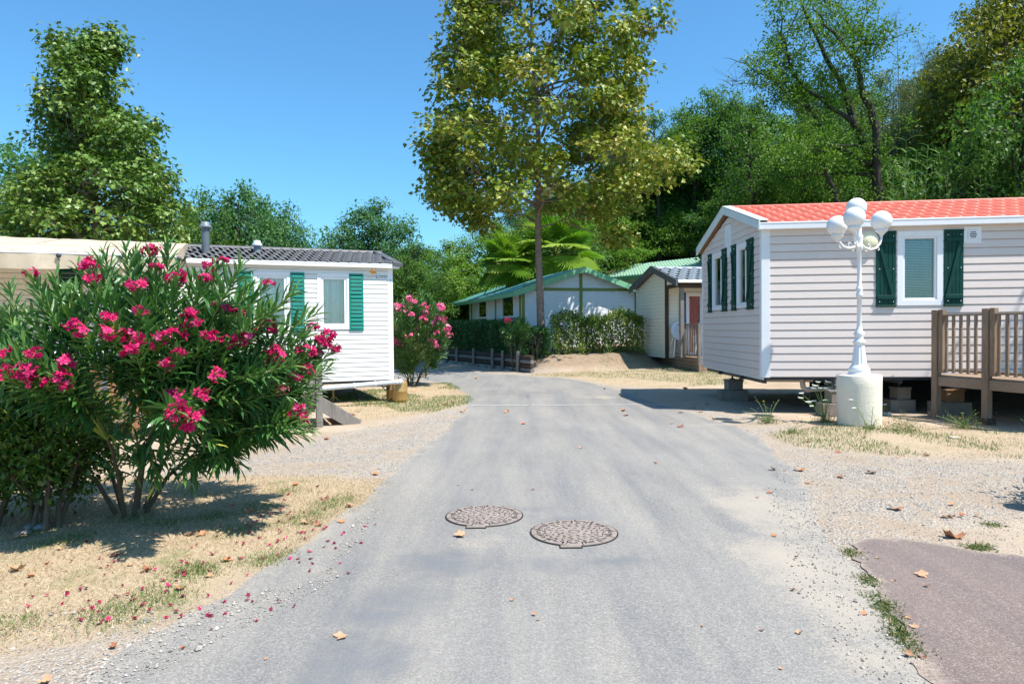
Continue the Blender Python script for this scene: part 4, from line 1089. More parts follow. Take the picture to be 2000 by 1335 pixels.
# its deck
D1=G(1365,731); D1=Vector((D1.x,D1.y)); D0=G(1300,720); D0=Vector((D0.x,D0.y)); dd=(D0-D1).normalized(); LD=(D0-D1).length; fd=Fr(D1,dd,(-abs(dd.y),dd.x*1.0 if dd.x<0 else -dd.x)); fd.N=Vector((-dd.y,dd.x)); 
if fd.N.x>0: fd.N=-fd.N
TD2=thing('wooden_deck',(D1.x,D1.y,0),'dark weathered terrace deck with board skirting at the cream home','deck','timber decks of the mobile homes')
fd2=Fr(D1,dS,NS)
for k in range(4):
    mb=MB(); fd.box(mb,.0,LD+.4,-.03,.0,.005+k*.122,.118+k*.122); fd2.box(mb,.0,3.5,-.03,.002,.005+k*.122,.118+k*.122); mb.build('skirting_board',m_deckx if k==0 else m_deck,TD2,bevel=.004)
mb=MB()
for j in range(24): 
    q=D1+dS*(j*.145); 
    mb.hexa([(*q,.495),(*(q+dS*.14),.495),(*(q+dS*.14+dd*LD),.495),(*(q+dd*LD),.495),(*q,.515),(*(q+dS*.14),.515),(*(q+dS*.14+dd*LD),.515),(*(q+dd*LD),.515)])
mb.build('floor_boards',m_deckx,TD2)
for u in (0.05,1.32,LD-.02):
    mb=MB(); fd.box(mb,u-.05,u+.05,-.08,.01,.30,1.62); mb.build('post',m_grey,TD2)
mb=MB(); fd.box(mb,0,LD,-.07,.0,1.56,1.60); fd2.box(mb,.1,3,-.07,.0,1.56,1.60); mb.build('handrail',m_grey,TD2)
mb=MB(); fd.box(mb,0,LD,-.05,-.02,.57,.61); mb.build('bottom_rail',m_grey,TD2)
for j in range(19):
    mb=MB(); u=.15+j*(LD-.2)/19; fd.box(mb,u,u+.055,-.02,.0,.55,1.56); mb.build('baluster',m_grey,TD2)
for j in range(12):
    mb=MB(); u=.25+j*.16; fd2.box(mb,u,u+.055,-.02,.0,.55,1.56); mb.build('baluster',m_grey,TD2)
# white round table top leaning on the terrace
c=P(1329,640,23.2); Tt=thing('garden_table',(c.x,c.y,.515),'white round plastic table tipped up behind the terrace railing','table')
fx=Fr((c.x,c.y),(.98,.17),(.17,-.98)); mb=MB(); vs=[];n=32
for o in (0,.03):
    for k in range(n): a_=2*math.pi*k/n; vs.append(fx.pt(.34*math.cos(a_),o-.12*math.sin(a_),1.36+.33*math.sin(a_)))
mb.add(vs,[tuple(range(n)),tuple(range(n,2*n))]+[(k,(k+1)%n,n+(k+1)%n,n+k) for k in range(n)]); mb.build('tabletop',m_plast,Tt)
for sx in (-1,1):
    mb=MB(); mb.tube([fx.pt(.2*sx,.02,1.1),fx.pt(.26*sx,.05,.515)],.025,6); mb.build('leg',m_plast,Tt)
for sx in (-1,1):
    mb=MB(); mb.tube([fx.pt(.2*sx,-.02,1.3),fx.pt(.24*sx,-.55,.515)],.025,6); mb.build('leg',m_plast,Tt)
plastic_chair((c.x+.65,c.y-.3,.515),R(170),'white plastic chair on the terrace of the cream home')

# ================================================================== GREEN ROOF CHALET
def chalet(O,Ug,Wd,Ls,zg,zE,zP,label,roofm,ovs=.45,ovg=.38,porch=0,posts=(),zfloor=.4,wallm=None,trim=None,wins=(),name='chalet',gable_post=True,sidewins=(),beam=True,panel=.25,course=.35):
    O=Vector(O); Ug=Vector(Ug).normalized(); Vs=Vector((-Ug.y,Ug.x)); wallm=wallm or m_sid_chalet; trim=trim or m_olive
    T=thing(name,(O.x,O.y,zg),label,'chalet','green roofed chalets')
    fg=Fr(O,Ug,-Vs); fs=Fr(O,Vs,-Ug)
    mb=MB(); siding(mb,fg,zg,zE,.17,lambda z:(0,Wd),[],out=.012); siding(mb,fg,zE,zP-.06,.17,lambda z:(Wd/2*(z-zE)/(zP-.02-zE),Wd-Wd/2*(z-zE)/(zP-.02-zE)),[],out=.012); mb.build('gable_wall',wallm,T)
    sw=[rect(fs,*q[:4]) for q in sidewins]; sw=[(q[0],q[1],max(q[2],zg+.6),q[3]) for q in sw]
    mb=MB(); siding(mb,fs,zg,zE,.17,lambda z:(0,Ls-porch),[ins(q) for q in sw],out=.012); 
    b=O+Ug*Wd; c=b+Vs*(Ls-porch); d=O+Vs*(Ls-porch)
    mb.add([(*b,zg),(*c,zg),(*c,zE),(*b,zE),(*d,zg),(*d,zE)],[(0,1,2,3),(1,4,5,2)]); mb.build('side_wall',wallm,T)
    for q,s in zip(sw,sidewins): window(fs,T,*q,fw=.06,sash=.04,fill=s[4])
    slope=(zP-zE)/(Wd/2); ze=zE-slope*ovs
    def ra(u,s,h): p=O+Vs*u+Ug*(-ovs+(Wd/2+ovs)*s); return (p.x,p.y,ze+(zP-ze)*s+h)
    def rb(u,s,h): p=O+Vs*u+Ug*(Wd+ovs-(Wd/2+ovs)*s); return (p.x,p.y,ze+(zP-ze)*s+h)
    mb=MB(); sl=math.hypot(Wd/2+ovs,zP-ze)
    for f in (ra,rb):
        roofpanel(mb,f,-ovg,Ls+.3,0,1,sl,period=panel,amp=.025,course=course,step=.025,ns=6)
        mb.add([f(-ovg,0,-.06),f(Ls+.3,0,-.06),f(Ls+.3,1,-.06),f(-ovg,1,-.06)],[(0,1,2,3)])
    rf=mb.build('roof',roofm,T)
    mb=MB()
    for f in (ra,rb):
        mb.hexa([f(-ovg-.03,-.01,-.20),f(-ovg-.03,1,-.20),f(-ovg,1,-.20),f(-ovg,-.01,-.20),f(-ovg-.03,-.01,.03),f(-ovg-.03,1,.03),f(-ovg,1,.03),f(-ovg,-.01,.03)])
        mb.hexa([f(-ovg-.03,-.025,-.17),f(Ls+.3,-.025,-.17),f(Ls+.3,-.01,-.17),f(-ovg-.03,-.01,-.17),f(-ovg-.03,-.025,.0),f(Ls+.3,-.025,.0),f(Ls+.3,-.01,.0),f(-ovg-.03,-.01,.0)])
    mb.build('fascia',m_gtrim,rf)
    if gable_post:
        zb=zE-.03
        for u in (0,Wd/2,Wd):
            mb=MB(); fg.box(mb,u-.06,u+.06,.0,.045,zg,(zP-.12 if abs(u-Wd/2)<.1 else zb)); mb.build('post',trim,T)
        mb=MB(); fg.box(mb,.0,Wd,.045,.06,zb-.055,zb+.055); fg.bar(mb,(0,zE+.03),(Wd/2,zP-.1),.10,.046,.062); fg.bar(mb,(Wd/2,zP-.1),(Wd,zE+.03),.10,.047,.061); mb.build('beam',trim,T)
    for (px,) in posts:
        u=fs.px(px,600)[0]; mb=MB(); fs.box(mb,u-.06,u+.06,-.08,.05,zg,zE-.05); mb.build('post',trim,T)
    return T,fs,fg
ch,fs,fg=chalet((.45,27.0),(.96,.28),4.9,14.2,.50,3.08,3.92,'white boarded chalet with dark green roof and olive posts behind the hedge and plane tree',m_groof,porch=4.6,posts=((1017,),(969,),(922,),(885,)),
   sidewins=((934,623,951,582,'half'),(980,622,1004,570,'none')))
chalet((-6.6,46.0),(.985,.17),5.0,9,.3,2.9,3.9,'yellow green chalet far left beyond the pink oleander, under a pale green roof',m_groofp,porch=0,wallm=M_siding('boards_yellow',(.62,.58,.22),.6),gable_post=True,trim=m_olive)
chalet((-9.2,52.0),(.985,.17),6.5,9,.6,3.3,4.6,'farthest small chalet, only its pale green roof showing behind the oleander',m_groofp,gable_post=False)
T2,fs2,fg2=chalet((12.4,31.3),(.8,.6),5.0,11.0,1.5,4.55,5.35,'chalet with light green tiled roof behind the cream home',m_groofp,gable_post=False,ovg=.4,panel=.22,course=.22)
# dark glazed terrace of the yellow chalet
q=P(905,612,44); fx=Fr((-6.4,45.93),(.985,.17),(.17,-.985)); mb=MB(); fx.box(mb,1.2,4.0,.02,.05,.5,2.5); mb.build('glazed_front',m_dark,bpy.data.objects['chalet.001'] if 'chalet.001' in bpy.data.objects else None)
mb=MB()
for u in (1.2,2.6,4.0): fx.box(mb,u-.04,u+.04,.05,.08,.5,2.5)
mb.build('mullion',m_olive,bpy.data.objects['chalet.001'])

# ================================================================== STREET LAMP
lp=G(1679,829); m_lamp=M_plain('lamp_white_enamel',(.75,.76,.77),.36,.06,9,dirt=.4,dirtcol=(.45,.42,.36)); lx,ly=P(1678,780,10.28).x,10.28
TL=thing('street_lamp',(lx,ly,0),'white cast iron lamp with four globes standing on a round concrete base','street lamp')
m_ped=M_plain('painted_concrete',(.72,.67,.55),.85,.06,3,bump=.6,bscale=38,dirt=.35,dirtcol=(.42,.36,.27))
mb=MB(); mb.lathe((lx,ly,0),[(.300,-.03),(.302,.02),(.305,.05),(.308,.30),(.310,.60),(.311,.745),(.304,.757),(.20,.762)],48); mb.build('pedestal',m_ped,TL)
zb=.76
mb=MB(); mb.lathe((lx,ly,zb),[(.155,0),(.155,.03),(.140,.04),(.148,.06),(.150,.085),(.125,.12),(.112,.14)],28)
mb.lathe((lx,ly,zb),[(.110,.14),(.105,.16),(.070,.44),(.068,.46)],24,False,(.15,.45,.90))
mb.lathe((lx,ly,zb),[(.075,.46),(.088,.475),(.088,.50),(.060,.53),(.055,.56),(.074,.60),(.076,.62),(.050,.66),(.040,.70),(.035,.72)],28)
mb.build('base',m_lamp,TL)
ztop=P(1675,452,10.28).z
def zpx(y): return P(1676,y,ly).z
mb=MB(); zz=zb+.70
mb.lathe((lx,ly,0),[(.034,zz),(.032,zpx(580)),(.045,zpx(579)),(.047,zpx(574)),(.036,zpx(571)),(.050,zpx(566)),(.050,zpx(563)),(.038,zpx(560)),(.030,zpx(557)),(.029,zpx(490)),(.05,zpx(487)),(.052,zpx(478)),(.042,zpx(474)),(.052,zpx(466)),(.052,zpx(461)),(.036,zpx(457)),(.030,zpx(446)),(.012,zpx(432))],20); mb.build('pole',m_lamp,TL)
m_globe,nt=new_mat('opal_globe'); t=NT(nt); p_=t.n('ShaderNodeBsdfPrincipled'); p_.inputs['Base Color'].default_value=(.80,.80,.80,1); p_.inputs['Roughness'].default_value=.16; p_.inputs['Subsurface Weight'].default_value=.35; p_.inputs['Subsurface Radius'].default_value=(.1,.1,.1); t.out(p_.outputs[0])
# globes: pixel centre and depth
for (gx_,gy_,dep,br) in ((1635,441,10.15,.148),(1721.5,431,10.55,.152),(1668.5,424.5,9.80,.148),(1672.5,405.5,10.80,.152)):
    c=P(gx_,gy_,dep); arm=MB()
    bz=c.z-br-.02
    d=Vector((c.x-lx,c.y-ly,0)); dn=d.normalized(); L_=d.length
    z0_=zpx(476); pts=[(0,z0_),(.25,z0_-.055),(.5,z0_-.075),(.75,z0_-.045),(.93,z0_+.03),(1,z0_+.12),(1,bz-.03)]
    pts3=[(lx+d.x*f,ly+d.y*f,z) for f,z in pts]
    arm.tube(pts3,[.022,.020,.019,.018,.018,.019,.020],8)
    # scroll ornament on the arm
    for f0,sg,r_ in ((.42,1,.05),(.28,-1,.045),(.86,-1,.03)):
        b=Vector((lx+d.x*f0,ly+d.y*f0,z0_-.06*math.sin(f0*3))); sp=[]
        for k in range(9):
            a_=k*.62; rr=r_*(1-k*.09); sp.append(b+dn*(rr*math.sin(a_)*.9)+Vector((0,0,sg*(r_-rr*math.cos(a_))*.9)))
        arm.tube(sp,[.009*(1-.06*k) for k in range(9)],5)
    a_o=arm.build('arm',m_lamp,TL)
    cup=MB(); cup.lathe((c.x,c.y,bz),[(.02,-.07),(.03,-.045),(.055,-.02),(.075,.0),(.088,.012),(.088,.045),(.075,.05)],20); cup.build('globe_holder',m_lamp,TL)
    gl=MB(); gl.sphere(c,br,36,22); gl.build('globe',m_globe,TL)
# ------------------------------------------------------------------ plant materials
m_bark=M_plain('bark',(.14,.105,.08),.9,.35,5,bump=.8,bscale=30)
m_bark_d=M_plain('bark_dark',(.045,.036,.030),.9,.3,5,bump=.6,bscale=20)
m_bark_p=M_plain('plane_bark',(.22,.17,.135),.85,.30,7,bump=.9,bscale=26,dirt=.5,dirtcol=(.09,.06,.045))
m_stem=M_plain('shrub_stem',(.12,.085,.055),.8,.25,8)
m_stemg=M_plain('green_stem',(.16,.22,.04),.6,.2,8)
G_=lambda *a:a
lf_plane=M_leaf('leaf_plane_olive',[(0,(0.083,0.150,0.013)),(.35,(0.151,0.230,0.019)),(.6,(0.249,0.290,0.035)),(.82,(0.350,0.310,0.056)),(.93,(0.500,0.400,0.120)),(1,(0.433,0.520,0.047))],.45,.20,.35,.9)
lf_planeg=M_leaf('leaf_plane_green',[(0,(0.055,0.126,0.018)),(.5,(0.116,0.210,0.030)),(.85,(0.210,0.294,0.053)),(1,(0.357,0.357,0.075))],.42,.20,.4,.9)
lf_round=M_leaf('leaf_blue_green',[(0,(0.027,0.095,0.038)),(.5,(0.062,0.161,0.056)),(1,(0.130,0.247,0.077))],.5,.36,.3,1.4)
lf_mid=M_leaf('leaf_mid_green',[(0,(0.029,0.081,0.014)),(.5,(0.061,0.145,0.023)),(1,(0.136,0.226,0.041))],.5,.38,.3,1.4,big=.3)
lf_bright=M_leaf('leaf_bright_green',[(0,(0.064,0.145,0.016)),(.5,(0.128,0.245,0.026)),(1,(0.236,0.344,0.049))],.5,.3,.3,1.3)
lf_oak=M_leaf('leaf_oak_green',[(0,(0.049,0.133,0.016)),(.5,(0.109,0.220,0.023)),(1,(0.198,0.299,0.037))],.5,.3,.3,1.2)
lf_gold=M_leaf('leaf_golden',[(0,(0.074,0.095,0.011)),(.5,(0.177,0.189,0.018)),(1,(0.333,0.307,0.036))],.5,.25,.3,1.2)
lf_grey=M_leaf('leaf_grey_green',[(0,(0.064,0.117,0.059)),(.5,(0.117,0.190,0.092)),(1,(0.217,0.271,0.133))],.55,.25,.3,1.1)
lf_reed=M_leaf('leaf_reed',[(0,(0.072,0.174,0.065)),(.5,(0.145,0.275,0.116)),(1,(0.290,0.420,0.203))],.4,.2,.5,1.0)
lf_hedge=M_leaf('leaf_hedge_dark',[(0,(0.016,0.069,0.015)),(.6,(0.033,0.117,0.022)),(1,(0.075,0.186,0.032))],.45,.2,.4,1)
lf_hedge2=M_leaf('leaf_hedge_olive',[(0,(0.059,0.117,0.015)),(.5,(0.117,0.205,0.025)),(.85,(0.217,0.313,0.047)),(1,(0.367,0.332,0.079))],.4,.25,.45,1)
lf_ole=M_leaf('leaf_oleander',[(0,(0.036,0.117,0.035)),(.5,(0.061,0.164,0.042)),(.85,(0.105,0.226,0.052)),(.97,(0.164,0.290,0.052)),(1,(0.580,0.471,0.052))],.36,.20,.55,1.1)
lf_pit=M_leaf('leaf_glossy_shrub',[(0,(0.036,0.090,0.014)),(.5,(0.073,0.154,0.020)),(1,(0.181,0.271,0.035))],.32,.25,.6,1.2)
lf_palm=M_leaf('leaf_palm',[(0,(0.081,0.198,0.018)),(.5,(0.149,0.293,0.025)),(1,(0.388,0.471,0.081))],.55,.35,.3,1.2)
lf_weed=M_leaf('leaf_weed',[(0,(.050,.11,.02)),(.6,(.12,.18,.05)),(.8,(.24,.22,.10)),(1,(.42,.33,.18))],.5,.3,.3,1.1)
m_pet,nt=new_mat('petal_magenta'); t=NT(nt); a=t.attr('rnd'); c=t.ramp(a,[(0,(.42,.006,.075)),(.5,(.62,.012,.13)),(.85,(.74,.05,.22)),(1,(.80,.20,.36))])
p_=t.bsdf(c,.5,0,.3); tr=t.n('ShaderNodeBsdfTranslucent'); t.L.new(c,tr.inputs[0]); mx=t.n('ShaderNodeMixShader'); mx.inputs[0].default_value=.35; t.L.new(p_,mx.inputs[1]); t.L.new(tr.outputs[0],mx.inputs[2]); t.out(mx.outputs[0])
m_petp,nt=new_mat('petal_pink'); t=NT(nt); a=t.attr('rnd'); c=t.ramp(a,[(0,(.60,.05,.17)),(.6,(.74,.12,.28)),(1,(.85,.33,.45))]); t.out(t.bsdf(c,.55,0,.3))
T_PETAL=(np.array([(0,.04,0),(0,-.04,0),(.45,.30,.08),(.5,-.30,.10),(.92,.26,.02),(1.0,-.14,-.05)],float),[np.array([(0,1,3,2),(2,3,5,4)])])

# ------------------------------------------------------------------ big plane tree
gnd=lambda x,y: hz(x,y)
tb=G(1057,693,.52)
# crown clusters guided by the outline in the photo (pixel spans of the crown per height)
spans=[(455,1190,1235),(425,895,955),(412,1110,1245),(400,840,1010),(385,850,1250),(370,840,1270),(345,830,1300),(320,830,1345),(300,825,1350),(280,835,1290),(255,820,1270),(230,815,1260),(200,835,1235),(170,850,1245),(140,850,1270),(110,860,1275),(80,860,1275),(50,870,1290),(20,875,1300),(-20,880,1290),(-70,890,1270),(-130,910,1230),(-200,940,1190),(-260,985,1140),(-310,1020,1090)]
g=np.random.default_rng(11); ext=[]
D0_=tb.y
for k,(y,x0,x1) in enumerate(spans):
    wpx=(x1-x0); n=int(wpx/(30 if y>300 else 27))+2
    for j in range(n):
        f=g.uniform(0,1); f=.5+.5*np.sign(f-.5)*abs(2*f-1)**.8
        px=x0+10+(wpx-20)*f; half=wpx/2/FPX*D0_; cx_=((x0+x1)/2)
        rr=(px-cx_)/(wpx/2); dy=math.sqrt(max(0,1-rr*rr))*min(half,4.3)*g.uniform(-1,1)
        q=P(px,y+g.uniform(-14,14),D0_); s=(D0_+dy)/D0_
        # keep real size: move in depth and compensate so the silhouette holds from the road
        ext.append((q.x*s-tb.x,dy,(CAMZ+(q.z-CAMZ)*s)-tb.z))
ext=np.array(ext)
mbt,lm=gen_tree(5,15.5,4.6,[(0,.3),(.1,.6),(.6,.7),(1,.1)],3.6,n_limb=30,n_cl=6,lpc=20,cr=.38,lsize=.165,sub=6,sr=.42,T=T_MAPLE,trunk_r=.155,lean=(-.25,0),extra=ext,limb_slope=.45,flat=.75)
g=np.random.default_rng(3)
for k in range(140):
    e=ext[g.integers(len(ext))]; side=np.sign(e[0]+.5); p=Vector((e[0]+side*g.uniform(.3,.75),e[1]+g.uniform(-.3,.3),e[2]+g.uniform(-.3,.6)))
    if abs(e[0]+.3)<2.0: continue
    mbt.sphere(p,.028,6,4); mbt.tube([p,p+Vector((-side*.4,0,g.uniform(-.1,.15)))],.004,3,False)  # seed balls on thin stalks, joined into the trunk mesh
tb_w=place_tree('plane_tree',mbt,lm,tb,m_bark_p,lf_plane,'tall plane tree with yellowing olive leaves standing in front of the white chalet')
# ------------------------------------------------------------------ left plane tree (pyramid) behind the white home
D=24.0; base=P(190,600,D); base=Vector((base.x,D,0))
spans=[(75,200,222),(88,205,225),(80,118,135),(100,105,230),(115,100,240),(140,95,235),(165,90,255),(190,75,250),(215,70,250),(240,80,300),(265,45,310),(290,75,305),(310,90,300),(330,80,340),(350,40,345),(375,10,350),(400,0,365),(425,-20,362),(450,-30,365),(480,-40,360),(510,-40,350)]
ext=[]; g=np.random.default_rng(12)
for k,(y,x0,x1) in enumerate(spans):
    wpx=(x1-x0); n=int(wpx/17)+3
    for j in range(n):
        px=(x0+22+(wpx-44)*g.uniform(0,1)) if wpx>60 else (x0+x1)/2+g.normal()*4; cx_=((x0+x1)/2); half=wpx/2/FPX*D
        rr=(px-cx_)/(wpx/2); dy=math.sqrt(max(0,1-rr*rr))*min(half,3.4)*g.uniform(-1,1)
        q=P(px,y+g.uniform(-10,10),D); s=(D+dy)/D
        ext.append((q.x*s-base.x,dy,(CAMZ+(q.z-CAMZ)*s)-base.z))
mbt,lm=gen_tree(6,11.6,2.4,[(0,1),(.5,.6),(1,.05)],3.0,n_limb=26,n_cl=6,lpc=17,cr=.40,lsize=.155,sub=6,sr=.40,T=T_MAPLE,trunk_r=.17,extra=np.array(ext),limb_slope=.4)
place_tree('plane_tree',mbt,lm,base,m_bark,lf_planeg,'tall pointed green plane tree at the far left above the awning')

# ------------------------------------------------------------------ generic broadleaf crowns
V1=gen_tree(21,8.0,2.2,[(0,.45),(.2,.9),(.5,1),(.8,.75),(1,.15)],3.0,n_limb=20,n_cl=125,lpc=30,sub=4,sr=.42,cr=.42,lsize=.17,lump=.35)
V2=gen_tree(22,9.0,2.6,[(0,.5),(.25,.85),(.55,1),(.8,.7),(1,.2)],2.6,n_limb=22,n_cl=125,lpc=30,sub=4,sr=.42,cr=.40,lsize=.16,lump=.45,lean=(.5,0))
V3=gen_tree(23,7.0,1.6,[(0,.7),(.3,1),(.6,.95),(.85,.6),(1,.2)],3.3,n_limb=24,n_cl=140,lpc=30,sub=4,sr=.45,cr=.44,lsize=.18,lump=.4)
V4=gen_tree(24,10.0,3.0,[(0,.5),(.3,.8),(.55,.9),(.8,.6),(1,.15)],2.5,n_limb=20,n_cl=110,lpc=30,sub=4,sr=.4,cr=.38,lsize=.16,lump=.5,fill=.6)
VB=gen_tree(25,2.6,.3,[(0,.9),(.4,1),(.8,.75),(1,.35)],1.4,n_limb=16,n_cl=150,lpc=45,cr=.34,lsize=.11,lump=.35,trunk_r=.05)
def put(var,px,py_top,depth,mat,label,name='tree',group=None,rz=0,wscale=None,bark=None,sq=1.0):
    """stand variant so that its top reaches py_top at this depth"""
    x=P(px,600,depth).x; z=gnd(x,depth); H={id(V1):8,id(V2):9,id(V3):7,id(V4):10,id(VB):2.6}[id(var)]
    top=P(px,py_top,depth).z; s=(top-z)/H; s=max(s,.15); ws=wscale or s
    return place_tree(name,var[0],var[1],(x,depth,z-.05),bark or m_bark_d,mat,label,'shrub' if var is VB else 'tree',group,rz,(ws,ws,s))
put(V3,472,366,42,lf_round,'round dark blue green tree behind the slate roof and flue pipe',name='broadleaf_tree',rz=.5,wscale=1.05)
put(V3,500,385,46,lf_round,'dark tree filling in right behind the round tree',name='broadleaf_tree',rz=3.5,wscale=1.1)
put(V3,560,430,50,lf_round,'low dark tree right beside the round one, left of the gap of sky',name='broadleaf_tree',rz=2.5,wscale=.85)
put(V3,400,400,38,lf_mid,'green tree showing between the pointed plane tree and the round dark tree',name='broadleaf_tree',rz=1.4,wscale=.75)
put(V3,35,295,34,lf_round,'dark blue green tree at the far left edge behind the pointed plane tree',name='broadleaf_tree',rz=4)
put(V1,745,400,42,lf_round,'loose airy tree rising above the right end of the slate roof',name='broadleaf_tree',rz=1,wscale=1.12)
put(V3,680,440,44,lf_round,'airy lower tree at the left of the one above the slate roof end',name='broadleaf_tree',rz=3,wscale=.8)
put(V2,815,470,38,lf_mid,'bushy green tree over the pink oleander',name='broadleaf_tree',rz=2,wscale=.8)
put(V1,880,475,44,lf_bright,'light green tree left of the palms in the background',name='broadleaf_tree',rz=.3,wscale=.85)
put(V3,790,505,34,lf_mid,'low leafy tree directly behind the corner of the white home',name='broadleaf_tree',rz=5,wscale=.62)
put(V3,905,520,40,lf_bright,'low light tree over the left end of the chalet roof',name='broadleaf_tree',rz=.9,wscale=.7)
put(V2,950,420,45,lf_bright,'tall light green tree just left of the two palms',name='broadleaf_tree',rz=1.1,wscale=.85)
put(V2,1015,395,52,lf_mid,'tree behind the left palm',name='broadleaf_tree',rz=3.1)
gw_='trees of the wood on the slope behind the homes'
wood=[ # px, top y, depth, variant, material
 (1100,380,50,V1,lf_mid),(1160,330,54,V2,lf_mid),(1210,290,50,V1,lf_round),(1245,250,58,V4,lf_mid),(1290,300,50,V3,lf_mid),(1335,240,48,V2,lf_mid),(1385,185,46,V1,lf_mid),
 (1430,170,44,V4,lf_mid),(1480,200,46,V1,lf_mid),(1250,390,47,V3,lf_bright),(1320,380,48,V3,lf_mid),(1400,330,46,V1,lf_mid),(1180,420,42,V3,lf_bright),(1100,440,40,V3,lf_mid),
 (1530,240,42,V3,lf_bright),(1570,200,50,V2,lf_grey),(1460,330,34,V1,lf_mid),(1540,340,33,V3,lf_bright),(1620,230,44,V1,lf_mid),
 (1660,170,50,V2,lf_mid),(1720,150,46,V1,lf_grey),(1700,260,36,V3,lf_mid),(1780,170,42,V2,lf_grey),(1780,300,32,V3,lf_bright),(1840,130,44,V1,lf_grey),
 (1880,260,32,V1,lf_mid),(1950,300,30,V3,lf_mid),(1990,240,34,V2,lf_mid),(1860,350,27,V3,lf_mid),(1960,360,26,V3,lf_mid),(1620,340,31,V3,lf_mid),(1150,380,60,V4,lf_round),(1060,400,60,V2,lf_mid),(1740,330,28,V3,lf_mid),(1340,320,55,V2,lf_round),(1500,260,56,V2,lf_mid),(1900,150,50,V2,lf_grey),(1600,150,62,V3,lf_mid)]
labm={id(lf_mid):'mid green broadleaf tree in the wood on the slope behind the homes',id(lf_round):'darker blue green tree in the wood on the slope behind the homes',
      id(lf_bright):'lighter yellow green tree in the wood on the slope behind the homes',id(lf_grey):'grey green feathery tree high on the wooded slope at the right'}
for i,(px,py,dp,vr,mt) in enumerate(wood):
    H={id(V1):8,id(V2):9,id(V3):7,id(V4):10}[id(vr)]
    x=P(px,600,dp).x; s=(P(px,py,dp).z-gnd(x,dp))/H; 
    put(vr,px,py,dp,mt,labm[id(mt)],name='broadleaf_tree',group=gw_,rz=i*1.7,wscale=min(max(s*.8,.75),1.25))
V5=gen_tree(26,9.5,5.2,[(0,.5),(.4,1),(.8,.7),(1,.2)],1.9,n_limb=16,n_cl=90,lpc=55,cr=.55,lsize=.15,lump=.5,trunk_r=.17,lean=(.7,0))
for i,(px,dp,rz,s_) in enumerate(((1222,45,0,.95),(1262,47,2,.9),(1290,45,4,1.0),(1325,46,1,1.05),(1236,49,3,1.0),(1352,45,5,.95),(1480,31,2.2,.95),(1560,30,.4,.9))):
    x=P(px,600,dp).x; place_tree('slender_tree',V5[0],V5[1],(x,dp,gnd(x,dp)-.1),m_bark_d,[lf_mid,lf_bright][i%2],'slender tree with bare dark trunk at the front of the wood','tree','slender trees at the front of the wood',rz,s_)
# golden tree at the top right
def put2(var,px,ptop,dp,mat,label,ws,rz,**k): return put(var,px,ptop,dp,mat,label,name='broadleaf_tree',wscale=ws,rz=rz,**k)
put2(V1,1930,5,33,lf_gold,'big golden olive tree at the top right corner, left half of the pair',1.15,1.0)
put2(V2,2010,-60,30,lf_gold,'big golden olive tree cut by the right edge at the top corner',1.3,2.0)
put2(V2,1850,95,38,lf_gold,'smaller golden tinted tree left of the big golden pair',.9,4.0)
put2(V3,1990,130,25,lf_mid,'dark green tree under the golden trees at the right edge',.95,3)
# undergrowth bushes
for i in range(60):
    g=np.random.default_rng(900+i); px=g.uniform(1060,2040); dp=g.uniform(31,44) if px<1400 else g.uniform(24,40)
    if 1170<px<1440: dp=g.uniform(45,52)
    x=P(px,600,dp).x; z=gnd(x,dp)
    place_tree('bush',VB[0],VB[1],(x,dp,z-.1),m_bark_d,[lf_mid,lf_bright,lf_mid][i%3],['dark bush filling the foot of the wooded slope','light green bush filling the foot of the wooded slope','dark bush filling the foot of the wooded slope'][i%3],'shrub','bushes at the foot of the wooded slope',g.uniform(0,6),g.uniform(.8,1.7))
for i in range(26):
    g=np.random.default_rng(700+i); px=g.uniform(-60,960); dp=g.uniform(36,60)
    x=P(px,600,dp).x
    place_tree('bush',VB[0],VB[1],(x,dp,gnd(x,dp)-.1),m_bark_d,lf_mid,'bush closing the view low down behind the white home','shrub','bushes behind the white home',g.uniform(0,6),g.uniform(1.0,1.8))

# ------------------------------------------------------------------ gnarled oak with dark visible limbs (limbs follow the photo)
D=27.0; b=P(1722,560,D); bz=gnd(b.x,D); T=thing('oak_tree',(b.x,D,bz),'gnarled oak with dark forked bare limbs against the sky above the red roof','tree')
g=np.random.default_rng(31)
limbs=[  # (pixel path, r0, r1)
 ([(1722,560),(1718,420),(1712,350),(1690,290),(1668,240),(1650,180),(1636,150),(1600,80),(1570,20),(1560,-25)],.24,.03),
 ([(1718,400),(1712,300),(1700,210),(1680,150),(1668,110),(1640,80),(1610,50),(1590,20)],.17,.02),
 ([(1668,110),(1665,60),(1650,20),(1610,5)],.06,.015),
 ([(1700,320),(1660,300),(1610,265),(1590,225),(1560,190),(1530,160),(1500,150),(1470,135),(1440,120)],.11,.012),
 ([(1668,240),(1620,210),(1580,180),(1545,140),(1535,90),(1528,40),(1530,-10)],.09,.012),
 ([(1712,340),(1660,335),(1600,340),(1560,345),(1520,342)],.07,.012),
 ([(1590,225),(1550,195),(1520,165),(1490,140),(1460,110)],.04,.008),
 ([(1690,290),(1650,285),(1610,295),(1570,290)],.05,.01),
 ([(1640,100),(1690,85),(1720,90),(1745,75)],.04,.01),
 ([(1668,110),(1685,60),(1690,30)],.04,.01),
 ([(1636,150),(1615,165),(1600,150)],.03,.01),
 ([(1530,160),(1470,165),(1430,168)],.02,.006),
 ([(1640,420),(1630,370),(1605,310),(1595,285)],.12,.03),
 ([(1560,20),(1540,60),(1535,110)],.03,.01)]
mb=MB(); tips=[]
